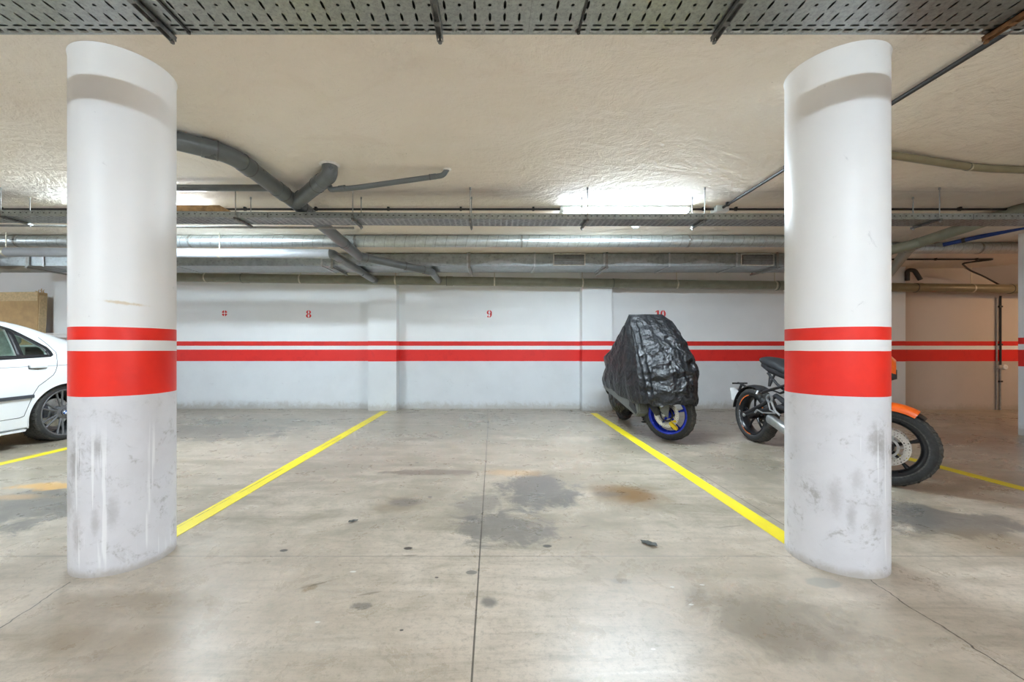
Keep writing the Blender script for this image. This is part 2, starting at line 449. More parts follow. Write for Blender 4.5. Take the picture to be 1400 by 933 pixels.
def prism(bm, poly, f0, f1, mi=0):
    """poly: 2D outline; f0 / f1 turn a 2D point into the two 3D faces"""
    a = [bm.verts.new(f0(*p)) for p in poly]; b = [bm.verts.new(f1(*p)) for p in poly]; n = len(poly)
    bm.faces.new(a).material_index = mi; bm.faces.new(b[::-1]).material_index = mi
    for k in range(n): bm.faces.new((a[k], b[k], b[(k + 1) % n], a[(k + 1) % n])).material_index = mi

def loft(bm, secs, n=20, M=None, axis='x', caps=True):
    """secs: (along, cy, cz, half_y, half_z, power)"""
    M = M or Matrix(); rings = []
    for (s, cy, cz, hy, hz, pw) in secs:
        rg = []
        for k in range(n):
            a = 2 * PI * k / n; c, q = math.cos(a), math.sin(a)
            y = cy + hy * math.copysign(abs(c) ** (2 / pw), c); z = cz + hz * math.copysign(abs(q) ** (2 / pw), q)
            rg.append(bm.verts.new(M @ Vector((s, y, z))))
        rings.append(rg)
    for a, b in zip(rings, rings[1:]):
        for k in range(n): bm.faces.new((a[k], a[(k + 1) % n], b[(k + 1) % n], b[k]))
    if caps: bm.faces.new(rings[0][::-1]); bm.faces.new(rings[-1])

def pipe_ring(bm, p, t, r0, length, n=16):
    """collar round a pipe at p along direction t"""
    t = Vector(t).normalized(); p = Vector(p)
    tube(bm, [p - t * length / 2, p + t * length / 2], r0, n)

def cell(bm, cx, cy, hx, hy, a, b, P, lip=.0015, ring=0.0, ang=0.0, pw=4):
    """one flat cell of sheet metal with a rounded slot; P maps (u, v, lift) to 3D"""
    ca = math.atan2(hy, hx)
    angs = []
    for q0, q1 in ((-ca, ca), (ca, PI - ca), (PI - ca, PI + ca), (PI + ca, 2 * PI - ca)):
        for j in range(4): angs.append(q0 + (q1 - q0) * j / 4)
    outer, hole = [], []
    for t in angs:
        c, s = math.cos(t), math.sin(t)
        k = min(hx / abs(c) if abs(c) > 1e-9 else 1e9, hy / abs(s) if abs(s) > 1e-9 else 1e9)
        outer.append((cx + c * k, cy + s * k))
        c2, s2 = math.cos(t - ang), math.sin(t - ang)
        rr = 1 / ((abs(c2) / a) ** pw + (abs(s2) / b) ** pw) ** (1 / pw)
        hole.append((cx + c * rr, cy + s * rr))
    loops = [[bm.verts.new(P(u, v, 0)) for u, v in outer]]
    if ring:
        loops.append([bm.verts.new(P(cx + (u - cx) * 1.25 + math.copysign(.002, u - cx), cy + (v - cy) * 1.25 + math.copysign(.002, v - cy), 0)) for u, v in hole])
        loops.append([bm.verts.new(P(u, v, ring)) for u, v in hole])
        loops.append([bm.verts.new(P(u, v, ring + .002)) for u, v in hole])
    else:
        loops.append([bm.verts.new(P(u, v, 0)) for u, v in hole])
        loops.append([bm.verts.new(P(u, v, lip)) for u, v in hole])
    n = len(angs)
    for A, B in zip(loops, loops[1:]):
        for k in range(n): bm.faces.new((A[k], A[(k + 1) % n], B[(k + 1) % n], B[k]))

def quad(bm, a, b, c, d): return bm.faces.new([bm.verts.new(p) for p in (a, b, c, d)])
# ---------------------------------------------------------------- the setting
X0, X1, Y0, Y1 = -10.5, 11.0, -5.5, WALL_Y

def build_room():
    bm = new_bm(); box(bm, X0, X1, Y0, Y1 + .3, -.2, 0)
    floor = struct(obj('floor', bm, MT['floor']))
    for nm, xs, ys in (('between the left column and the back wall', (-1.823, -1.823), (2.16, 7.06)),
                       ('right of the bay, ending at the right column', (1.623, 1.655), (2.16, 6.85)),
                       ('beside the white car', (-4.51, -4.51), (2.3, 5.6)), ('beyond the orange motorcycle', (3.99, 3.99), (2.3, 5.5))):
        bm = new_bm(); w = .0525
        P = [(xs[0] - w, ys[0]), (xs[0] + w, ys[0]), (xs[1] + w, ys[1]), (xs[1] - w, ys[1])]
        if 'left column' in nm: P = [(xs[0] - w, ys[0] - .06), (xs[0] + w, ys[0] - .0), (xs[1] + w, ys[1]), (xs[1] - w - .02, ys[1])]
        prism(bm, P, lambda x, y: Vector((x, y, .0)), lambda x, y: Vector((x, y, .0025)))
        o = obj('parking_line', bm, MT['yellow'], floor); o['label'] = 'yellow painted parking line ' + nm
    bm = new_bm(); box(bm, X0, X1, Y0, Y1 + .3, CEIL, CEIL + .25); struct(obj('ceiling', bm, MT['ceiling']))
    # back wall with its flat pilasters, one solid
    def wall_run(name, outline, mat):
        bm = new_bm(); prism(bm, outline, lambda x, y: Vector((x, y, 0)), lambda x, y: Vector((x, y, CEIL)))
        return struct(obj(name, bm, mat))
    pf = 7.14
    out = [(X0, Y1), (-7.53, Y1), (-7.53, pf), (-7.0, pf), (-7.0, Y1), (-2.14, Y1), (-2.14, pf), (-1.653, pf), (-1.653, Y1),
           (1.528, Y1), (1.528, pf), (2.042, pf), (2.042, Y1), (6.55, Y1), (6.55, pf), (7.065, pf), (7.065, Y1 + .3), (X0, Y1 + .3)]
    wb = wall_run('wall_back', out, MT['wall'])
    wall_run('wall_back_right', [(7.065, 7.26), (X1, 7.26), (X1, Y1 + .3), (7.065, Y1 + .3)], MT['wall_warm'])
    wall_run('wall_left', [(X0 - .2, Y0), (X0, Y0), (X0, Y1 + .3), (X0 - .2, Y1 + .3)], MT['wall_plain'])
    wall_run('wall_right', [(X1, Y0), (X1 + .2, Y0), (X1 + .2, Y1 + .3), (X1, Y1 + .3)], MT['wall_plain'])
    wall_run('wall_front', [(X0 - .2, Y0 - .2), (X1 + .2, Y0 - .2), (X1 + .2, Y0), (X0 - .2, Y0)], MT['wall_plain'])
    # sloping soffit in the corner of the right recess
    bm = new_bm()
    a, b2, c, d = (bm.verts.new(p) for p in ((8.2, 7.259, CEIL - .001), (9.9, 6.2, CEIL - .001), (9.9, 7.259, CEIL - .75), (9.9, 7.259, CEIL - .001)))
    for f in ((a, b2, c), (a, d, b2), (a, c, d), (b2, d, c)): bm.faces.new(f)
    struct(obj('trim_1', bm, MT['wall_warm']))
    # square concrete pier at the right edge of the picture
    bm = new_bm(); box(bm, 6.42, 6.92, 4.62, 5.10, 0, CEIL, .006)
    struct(obj('trim_2', bm, MT['wall']))
    numbers(wb)
    # round columns
    for (x, y, r, m, lab) in ((-1.8675, 2.118, .2075, 'col_a', 'round white column with red bands and white paint runs, beside the white car'),
                              (1.7305, 2.112, .2085, 'col_b', 'round white column with red bands, standing before the orange motorcycle')):
        bm = new_bm()
        prof = [(0, 0), (r, 0), (r, .04)] + [(r, .04 + k * .2) for k in range(1, 12)] + [(r, CEIL - .02), (r + .004, CEIL - .001), (0, CEIL - .001)]
        lathe(bm, [(q, h) for q, h in prof if q > 0], Matrix.Rotation(R(-90), 4, 'Y'), 96)
        o = obj('column', bm, MT[m], None, 40); o.location = (x, y, 0)
        tag(o, lab, 'column')

def arc_poly(cx, cz, ro, ri, a0, a1, n=18):
    """half ring with a thick side, as in stencil numerals; ro, ri = (x, z) radii"""
    o = [(cx + ro[0] * math.cos(a0 + (a1 - a0) * k / n), cz + ro[1] * math.sin(a0 + (a1 - a0) * k / n)) for k in range(n + 1)]
    i = [(cx + ri[0] * math.cos(a0 + (a1 - a0) * k / n), cz + ri[1] * math.sin(a0 + (a1 - a0) * k / n)) for k in range(n + 1)]
    return o, i

def numbers(wall):
    def glyph(bm, polys):
        for o, i in polys:
            n = len(o)
            for lay in (0,):
                va = [bm.verts.new((x, WALL_Y - .003, z)) for x, z in o]; vb = [bm.verts.new((x, WALL_Y - .003, z)) for x, z in i]
                vc = [bm.verts.new((x, WALL_Y, z)) for x, z in o]; vd = [bm.verts.new((x, WALL_Y, z)) for x, z in i]
                for k in range(n - 1):
                    bm.faces.new((va[k], va[k + 1], vb[k + 1], vb[k])); bm.faces.new((va[k], va[k + 1], vc[k + 1], vc[k])); bm.faces.new((vb[k], vb[k + 1], vd[k + 1], vd[k]))
                bm.faces.new((va[0], vb[0], vd[0], vc[0])); bm.faces.new((va[-1], vb[-1], vd[-1], vc[-1]))
    g = .16
    def ring(cx, cz, ro, ri): return [arc_poly(cx, cz, ro, ri, -PI / 2 + g, PI / 2 - g), arc_poly(cx, cz, ro, ri, PI / 2 + g, 3 * PI / 2 - g)]
    def eight(cx, cz): return ring(cx, cz + .031, (.040, .033), (.016, .022)) + ring(cx, cz - .033, (.046, .035), (.018, .024))
    z = 1.05 + 48.5 * WALL_Y / F
    def xx(px): return (px - VX) / F * WALL_Y
    items = [('8', 422, eight), ('9', 669, lambda x, z: ring(x, z + .026, (.044, .040), (.018, .028)) + [arc_poly(x - .004, z - .002, (.048, .062), (.022, .050), -PI / 2 + .1, .25), arc_poly(x - .012, z - .045, (.024, .019), (.004, .006), PI / 2, 3 * PI / 2)])]
    def broken(x, z):
        out = []
        for q in range(4): out.append(arc_poly(x, z + .012, (.048, .052), (.018, .016), q * PI / 2 + .24, (q + 1) * PI / 2 - .24, 8))
        return out
    items.append(('part-painted 8', 307, broken))
    def ten(x, z):
        one = ([(x - .060, z + .064), (x - .060, z - .066)], [(x - .030, z + .064), (x - .030, z - .066)])
        flag = ([(x - .090, z + .040), (x - .066, z + .062)], [(x - .082, z + .028), (x - .063, z + .040)])
        foot = ([(x - .085, z - .054), (x - .005, z - .054)], [(x - .085, z - .066), (x - .005, z - .066)])
        return [one, flag, foot] + ring(x + .045, z, (.046, .066), (.018, .050))
    items.append(('10', 903, ten))
    for nm, px, fn in items:
        bm = new_bm(); glyph(bm, fn(xx(px), z))
        o = obj('bay_number', bm, MT['number'], wall, recalc=True); o['label'] = 'red stencilled bay number ' + nm

# ---------------------------------------------------------------- cable trays
def near_tray():
    zb, y0, y1, h, p = 1.05 + 1.2, 1.175, 1.587, .075, .0530
    t = thing('cable_tray', 'wide perforated metal cable tray overhead, nearest, crossing before both columns', 'cable tray', (0, (y0 + y1) / 2, zb))
    xj = .134
    def section(xa, n, sgn):
        bm = new_bm()
        rows = [(1.555, 1.583, 'emb'), (1.531, 1.555, 'long'), (1.479, 1.531, 'cross'), (1.425, 1.479, 'alt'), (1.371, 1.425, 'cross'),
                (1.317, 1.371, 'alt'), (1.265, 1.317, 'cross'), (1.207, 1.265, 'cross'), (1.179, 1.207, 'emb')]
        P = lambda u, v, l: Vector((u, v, zb + l))
        for k in range(n):
            cx = xa + sgn * (k + .5) * p + sgn * .012
            for ya, yb, kd in rows:
                cy, hy = (ya + yb) / 2, (yb - ya) / 2; hx = p / 2
                if kd == 'emb': cell(bm, cx, cy, hx, hy, .0170, .0065, P, ring=.005)
                elif kd == 'long': cell(bm, cx, cy, hx, hy, .0170, .0042, P, .002)
                elif kd == 'cross' or (kd == 'alt' and k % 2): cell(bm, cx, cy, hx, hy, .0046, .0215, P, .002)
                else: cell(bm, cx, cy, hx, hy, .0060, .0060, P, .002, pw=2)
        xs = sorted((xa, xa + sgn * (n * p + .024)))
        for a, b in ((y0, 1.179), (1.583, y1)): quad(bm, P(xs[0], a, 0), P(xs[1], a, 0), P(xs[1], b, 0), P(xs[0], b, 0))
        for q in (xa, xa + sgn * (n * p + .012)):
            quad(bm, P(q, 1.179, 0), P(q + sgn * .012, 1.179, 0), P(q + sgn * .012, 1.583, 0), P(q, 1.583, 0))
        for y, s in ((y0, -1), (y1, 1)):
            box(bm, xs[0], xs[1], min(y, y + s * .0015), max(y, y + s * .0015), zb, zb + h)
            box(bm, xs[0], xs[1], min(y, y - s * .012), max(y, y - s * .012), zb + h - .0015, zb + h)
        obj('tray_section', bm, MT['galv_tray'], t)
    section(xj + .0005, 76, 1); section(xj - .0005, 80, -1)
    bm = new_bm(); box(bm, xj - 4.26, xj + 4.05, y0 + .004, y1 - .004, zb + h - .006, zb + h - .003)  # added lid that keeps light out, so the slots look dark
    obj('tray_light_blocker', bm, MT['slot_shade'], t)
    bm = new_bm(); box(bm, xj - .004, xj + .004, y0 + .002, y1 - .001, zb + .0003, zb + .004)
    obj('joint_strip', bm, MT['dark_steel'], t)
    labs = ('dark steel bar under the overhead tray, nearest the column with paint runs', 'dark steel bar under the overhead tray, nearest before its joint',
            'dark steel bar under the overhead tray, nearest the column before the orange motorcycle', 'rusty steel bar under the overhead cable tray')
    for (px, m, lab) in zip((238, 602, 975, 1345), ('dark_steel', 'dark_steel', 'dark_steel', 'rust'), labs):
        x = (px - VX) / F * 1.60
        o = thing('tray_hanger', lab, 'tray bracket', (x, 1.4, zb), 'brackets under the overhead cable tray')
        bm = new_bm(); w = .0115
        box(bm, x - w, x + w, 1.06, 1.600, zb - .006, zb - .003); box(bm, x - w, x - w + .003, 1.06, 1.597, zb - .022, zb - .003); box(bm, x + w - .003, x + w, 1.06, 1.597, zb - .022, zb - .003)
        for q in range(5): box(bm, x - w + .003, x + w - .003, 1.10 + q * .1, 1.12 + q * .1, zb - .022, zb - .019)
        obj('channel', bm, MT[m], o)
        for y in (1.10, 1.592):
            bm = new_bm(); tube(bm, [(x, y, zb - .032), (x, y, CEIL)], .004, 8); tube(bm, [(x, y, zb - .030), (x, y, zb - .022)], .008, 6)
            obj('threaded_rod', bm, MT[m], o)
    for px, x_to in ((258, 0), (791, 0)):
        x = (px - VX) / F * 1.57
        bm = new_bm(); box(bm, x - .004, x + .004, 1.06, 1.575, zb - .007, zb - .0005); tube(bm, [(x, 1.57, zb - .010), (x, 1.57, zb - .0005)], .007, 8)
        o = obj('cable_strap', bm, MT['conduit'], t)

def tz(x): return -.007 * x if x < 0 else 0.0

def middle_tray():
    y0, y1, zb, h, p = 3.65, 3.856, EYE + 1.140, .052, .0508
    t = thing('cable_tray', 'slotted zinc cable tray hung on rods across the whole garage, below the lit lamp', 'cable tray', (0, 3.75, zb))
    spans = [(-6.25, -1.975), (-1.970, 4.205), (4.210, 6.9)]
    for xa, xb in spans:
        bm = new_bm(); n = int((xb - xa) / p); pp = (xb - xa) / n
        F0 = lambda u, v, l: Vector((u, y0 + l, zb + tz(u) + v)); B0 = lambda u, v, l: Vector((u, v, zb + tz(u) + l))
        for k in range(n):
            cx = xa + (k + .5) * pp
            cell(bm, cx, .030, pp / 2, .022, .0085, .0038, F0, .0015)
            quad(bm, F0(cx - pp / 2, 0, 0), F0(cx + pp / 2, 0, 0), F0(cx + pp / 2, .008, 0), F0(cx - pp / 2, .008, 0))
            for j in range(4):
                ya = y0 + .006 + j * .0485
                for q in (0, 1):
                    cell(bm, cx, ya + .0121 + q * .0243, pp / 2, .01215, .0205, .0052, B0, .0015, ang=R(14 if (j + q + k) % 2 else -14))
        box_z = [(xa, y0, xb)]
        m = 24
        for k in range(m):
            u0, u1 = xa + (xb - xa) * k / m, xa + (xb - xa) * (k + 1) / m
            quad(bm, B0(u0, y0, h), B0(u1, y0, h), B0(u1, y0 + .012, h), B0(u0, y0 + .012, h))
            quad(bm, B0(u0, y1, 0), B0(u1, y1, 0), B0(u1, y1, h), B0(u0, y1, h))
            quad(bm, B0(u0, y0, 0), B0(u1, y0, 0), B0(u1, y0 + .006, 0), B0(u0, y0 + .006, 0))
        obj('tray_section', bm, MT['galv_tray2'], t)
    bm = new_bm(); pts = [-6.2, 0, 6.85]  # added dark block in place of cables, stops lamp light in the slots
    for a, b in zip(pts, pts[1:]):
        for z_a, z_b, ya, yb in ((.0035, .0035, y0 + .004, y1 - .003), (.0035, .047, y0 + .004, y0 + .004), (.047, .047, y0 + .004, y1 - .003)):
            quad(bm, (a, ya, zb + z_a + tz(a)), (b, ya, zb + z_a + tz(b)), (b, yb, zb + z_b + tz(b)), (a, yb, zb + z_b + tz(a)))
    obj('slot_light_blocker', bm, MT['slot_shade'], t)
    # rod hangers
    labs = {-4: 'thin rod hanger of the middle tray above the white car', -2: 'thin rod hanger of the middle tray at the timber end',
            -1: 'thin rod hanger of the middle tray beside the grey pipe fork', 0: 'thin rod hanger of the middle tray above bay number 9',
            1: 'thin rod hanger of the middle tray in front of the lit lamp', 2: 'thin rod hanger of the middle tray between lit lamp and junction box',
            4: 'thin rod hanger of the middle tray above the brown recess pipe'}
    for k, lab in labs.items():
        x = -.199 + 1.024 * k; dz = tz(x)
        o = thing('rod_hanger', lab, 'hanger', (x, 3.75, CEIL), 'rod hangers of the middle cable tray')
        for y in (y0 - .012, y1 + .012):
            bm = new_bm(); tube(bm, [(x, y, zb - .035 + dz), (x, y, CEIL)], .0042, 8)
            tube(bm, [(x, y, CEIL - .02), (x, y, CEIL)], .008, 8); tube(bm, [(x, y, zb - .030 + dz), (x, y, zb - .020 + dz)], .009, 6)
            obj('threaded_rod', bm, MT['zinc'], o)
        bm = new_bm(); box(bm, x - .011, x + .011, y0 - .03, y1 + .03, zb - .020 + dz, zb - .003 + dz, .002)
        obj('crossbar', bm, MT['dark_steel'], o)
    bm = new_bm(); pts = [Vector((x, 3.905, zb - .012 + tz(x))) for x in (-6.2, -5, -4, -3, -2, -1.3)]
    tube(bm, pts, .011, 10)
    o = obj('conduit', bm, MT['conduit_grey'], None, 40); recenter(o, pts[0]); tag(o, 'thin pale conduit along the underside of the middle tray beneath the timber plank', 'conduit')
    # timber lying across the tray
    bm = new_bm(); z = zb + h + tz(-2.6) + .001; xa, xb = -3.25, -2.31
    vs = box(bm, xa, xb, 3.66, 3.80, z, z + .066, .006)
    for v in vs:
        if v.co.x > xb - .05 and v.co.z > z + .03: v.co.x -= .09; v.co.z -= .008
        v.co.z += (noise.noise(v.co * 3)) * .004
    o = obj('timber_plank', bm, MT['wood']); recenter(o, (-2.8, 3.73, z)); tag(o, 'rough brown timber plank lying on the middle cable tray', 'plank')

# ---------------------------------------------------------------- lamps and conduits
def batten(x0, x1, y, name, lab, mats=('lamp_body', 'diffuser'), z=CEIL):
    t = thing(name, lab, 'lamp', ((x0 + x1) / 2, y, z))
    bm = new_bm(); prism(bm, [(-.048, 0), (.048, 0), (.055, -.024), (.055, -.028), (-.055, -.028), (-.055, -.024)],
                         lambda a, b: Vector((x0, y + a, z + b)), lambda a, b: Vector((x1, y + a, z + b)))
    obj('housing', bm, MT[mats[0]], t)
    bm = new_bm(); prof = [(-.053, -.0285), (.053, -.0285), (.050, -.046), (.036, -.058), (0, -.062), (-.036, -.058), (-.050, -.046)]
    prism(bm, prof, lambda a, b: Vector((x0 + .035, y + a, z + b)), lambda a, b: Vector((x1 - .035, y + a, z + b)))
    obj('diffuser', bm, MT[mats[1]], t)
    for q, s in ((x0, 1), (x1, -1)):
        bm = new_bm(); prism(bm, [(a * .98, b * .98) for a, b in prof], lambda a, b: Vector((q, y + a * .9, z + b * .92)), lambda a, b: Vector((q + s * .034, y + a, z + b)))
        obj('end_cap', bm, MT[mats[0]], t)
    for k in range(4):
        x = x0 + .10 + (x1 - x0 - .2) * k / 3
        for s in (-1, 1):
            bm = new_bm(); box(bm, x - .014, x + .014, y + s * .0585 - .003, y + s * .0585 + .003, z - .042, z - .014, .001)
            obj('clip', bm, MT[mats[0]], t)
    return t

def lamps():
    batten(.665, 1.955, 4.14, 'ceiling_lamp', 'lit white tube lamp on the ceiling above the covered motorcycle')
    batten(-4.05, -2.78, 4.14, 'ceiling_lamp', 'lit white tube lamp on the ceiling hidden behind the column beside the car')
    for x, y, lab in ((-3.4, -1.3, 'lit white tube lamp on the ceiling behind the viewer, left one'), (.65, -1.3, 'lit white tube lamp on the ceiling behind the viewer, middle one'),
                      (4.6, -2.6, 'lit white tube lamp on the ceiling behind the viewer, right one')):
        batten(x, x + 1.29, y, 'ceiling_lamp', lab)
    batten(-9.0, -7.7, 3.2, 'ceiling_lamp', 'lit white tube lamp on the ceiling beyond the white car')
    batten(9.35, 9.95, 5.4, 'ceiling_bulkhead_lamp', 'warm lit bulkhead lamp on the ceiling of the recess', ('lamp_body', 'warm_diffuser'))

def clip(bm, p, along, r):
    """saddle clip: band and foot on the ceiling"""
    p = Vector(p); a = Vector(along).normalized(); tube(bm, [p - a * .011, p + a * .011], r * 1.45, 10)
    if abs(a.x) > .5: box(bm, p.x - .010, p.x + .010, p.y - r * 1.3, p.y + r * 1.3, p.z, CEIL)
    else: box(bm, p.x - r * 1.3, p.x + r * 1.3, p.y - .010, p.y + .010, p.z, CEIL)

def conduits():
    zc, y = CEIL - .022, 4.14
    def run(x0, x1, clips, lab):
        t = thing('conduit', lab, 'conduit', (x0, y, zc))
        bm = new_bm(); tube(bm, [(x0, y, zc), (x1, y, zc)], .0115, 10); obj('tube', bm, MT['conduit'], t, 40)
        for px in clips:
            x = (px - VX) / F * y
            bm = new_bm(); clip(bm, (x, y, zc), (1, 0, 0), .0115); obj('saddle_clip', bm, MT['conduit'], t)
    run(-6.4, .664, (1, 335, 432, 531, 630, 729), 'black conduit clipped to the ceiling, running from the lit lamp past the timber plank')
    run(1.956, 2.19, (962,), 'short black conduit between the lit lamp and the junction box')
    run(2.315, 6.9, (1006, 1312), 'black conduit clipped to the ceiling, running from the junction box towards the recess')
    t = thing('ceiling_junction_box', 'small grey white junction box on the ceiling beside the lit lamp', 'junction box', (2.252, 4.14, CEIL))
    bm = new_bm(); box(bm, 2.19, 2.314, 4.08, 4.20, CEIL - .055, CEIL, .006); obj('body', bm, MT['lamp_body'], t)
    bm = new_bm(); box(bm, 2.197, 2.307, 4.087, 4.193, CEIL - .060, CEIL - .0555, .002); obj('lid', bm, MT['white_plastic'], t)
    x = 2.252
    t = thing('conduit', 'dark conduit on the ceiling running from the junction box towards the viewer', 'conduit', (x, 2, CEIL))
    bm = new_bm(); tube(bm, [(x, 4.075, CEIL - .024), (x, .9, CEIL - .024)], .0125, 10); obj('tube', bm, MT['conduit'], t, 40)
    for d in (3.20, 4.0, 2.42, 1.7):
        bm = new_bm(); clip(bm, (x, d, CEIL - .024), (0, 1, 0), .0125); obj('saddle_clip', bm, MT['conduit'], t)
    # smoke detector
    t = thing('smoke_detector', 'small white smoke detector on the ceiling under the lit lamp', 'smoke detector', (1.61, 4.70, CEIL))
    Mz = Matrix.Translation((1.61, 4.70, CEIL)) @ Matrix.Rotation(R(90), 4, 'Y')
    bm = new_bm(); lathe(bm, [(.050, 0), (.056, .006), (.056, .016), (.050, .020)], Mz, 28); obj('base', bm, MT['white_plastic'], t, 35)
    bm = new_bm(); lathe(bm, [(.049, .0205), (.044, .036), (.030, .040), (.028, .050), (.010, .052)], Mz, 28); obj('sensor_head', bm, MT['white_plastic'], t, 35)
    # right recess: ceiling conduit with a loop of cable and the drop down the wall
    t = thing('cable', 'black cable along the recess ceiling looping back to the brown pipe', 'cable', (7.0, 6.4, CEIL))
    zc = CEIL - .018
    pts = fillet([(6.0, 6.46, zc), (7.55, 6.46, zc), (7.78, 6.44, zc), (7.62, 6.62, zc - .004), (7.45, 6.62, zc - .03), at(1318, 363, 6.72), at(1326, 370, 6.9), at(1345, 378, 7.0), at(1366, 389.5, 7.10)], .12)
    bm = new_bm(); tube(bm, pts, .013, 10); obj('tube', bm, MT['conduit'], t, 40)
    for px in (1279, 1335):
        bm = new_bm(); clip(bm, ((px - VX) / F * 6.46, 6.46, zc), (1, 0, 0), .013); obj('saddle_clip', bm, MT['conduit'], t)
    x = (1367.5 - VX) / F * 7.24
    t = thing('conduit', 'black and grey conduit running down the recess wall past the red lines', 'conduit', (x, 7.24, 0))
    bm = new_bm(); tube(bm, [(x + .010, 7.243, .78), (x + .010, 7.243, 1.98)], .0135, 10); obj('tube', bm, MT['conduit'], t, 40)
    for dx in (-.045, .020):
        bm = new_bm(); tube(bm, [(x + dx - .012, 7.244, .0), (x + dx - .012, 7.244, .74 if dx > 0 else 1.95)], .0125, 10)
        o = obj('tube', bm, MT['conduit_grey'], t, 40); o['label'] = 'grey conduit tube'
    for z in (1.78, 1.12, .48):
        bm = new_bm(); box(bm, x - .03, x + .035, 7.226, 7.259, z, z + .028, .003); obj('saddle_clip', bm, MT['conduit'], t)
    t = thing('wall_switch', 'round cream push switch on the conduit of the recess wall', 'switch', (x, 7.24, .74))
    bm = new_bm(); My = Matrix.Translation((x - .042, 7.24, .745)) @ Matrix.Rotation(R(-90), 4, 'Z')
    lathe(bm, [(.038, 0), (.038, .045), (.030, .05)], My, 20); obj('back_box', bm, MT['conduit_grey'], t, 35)
    bm = new_bm(); My = Matrix.Translation((x + .034, 7.226, .745)) @ Matrix.Rotation(R(-90), 4, 'Z')
    lathe(bm, [(.045, 0), (.045, .030), (.038, .040), (.014, .041), (.012, .052)], My, 24); obj('button', bm, MT['white_plastic'], t, 35)
# ---------------------------------------------------------------- ducts and pipes
def spiral_duct():
    y, z, r = 5.15, EYE + 1.337, .0715
    t = thing('spiral_duct', 'round spiral metal air duct running the whole width below the ceiling', 'air duct', (0, y, z))
    pts = fillet([(-6.6, y, z), (4.15, y, z), (4.62, y + .36, z + .003), (7.6, y + .36, z + .003)], .35, 8)
    bm = new_bm(); tube(bm, pts, r, 28); obj('tube', bm, MT['spiral'], t, 40)
    for px in (26, 262, 487, 713, 940):
        x = (px - VX) / F * y; bm = new_bm()
        tube(bm, [(x - .012, y, z), (x + .012, y, z)], r + .003, 24); box(bm, x - .012, x + .012, y - r - .02, y - r + .004, z - .012, z + .012)
        tube(bm, [(x, y, z + r), (x, y, CEIL)], .004, 6); tube(bm, [(x, y - r - .028, z), (x, y - r + .002, z)], .006, 6)
        obj('strap_clamp', bm, MT['zinc'], t)
    x = (1337 - VX) / F * (y + .36); bm = new_bm(); tube(bm, [(x - .012, y + .36, z), (x + .012, y + .36, z)], r + .003, 24); obj('strap_clamp', bm, MT['zinc'], t)
    for px in (871, 1043):
        x = (px - VX) / F * y; bm = new_bm(); tube(bm, [(x - .025, y, z), (x + .025, y, z)], r + .0025, 28); obj('joint_band', bm, MT['galv'], t, 40)

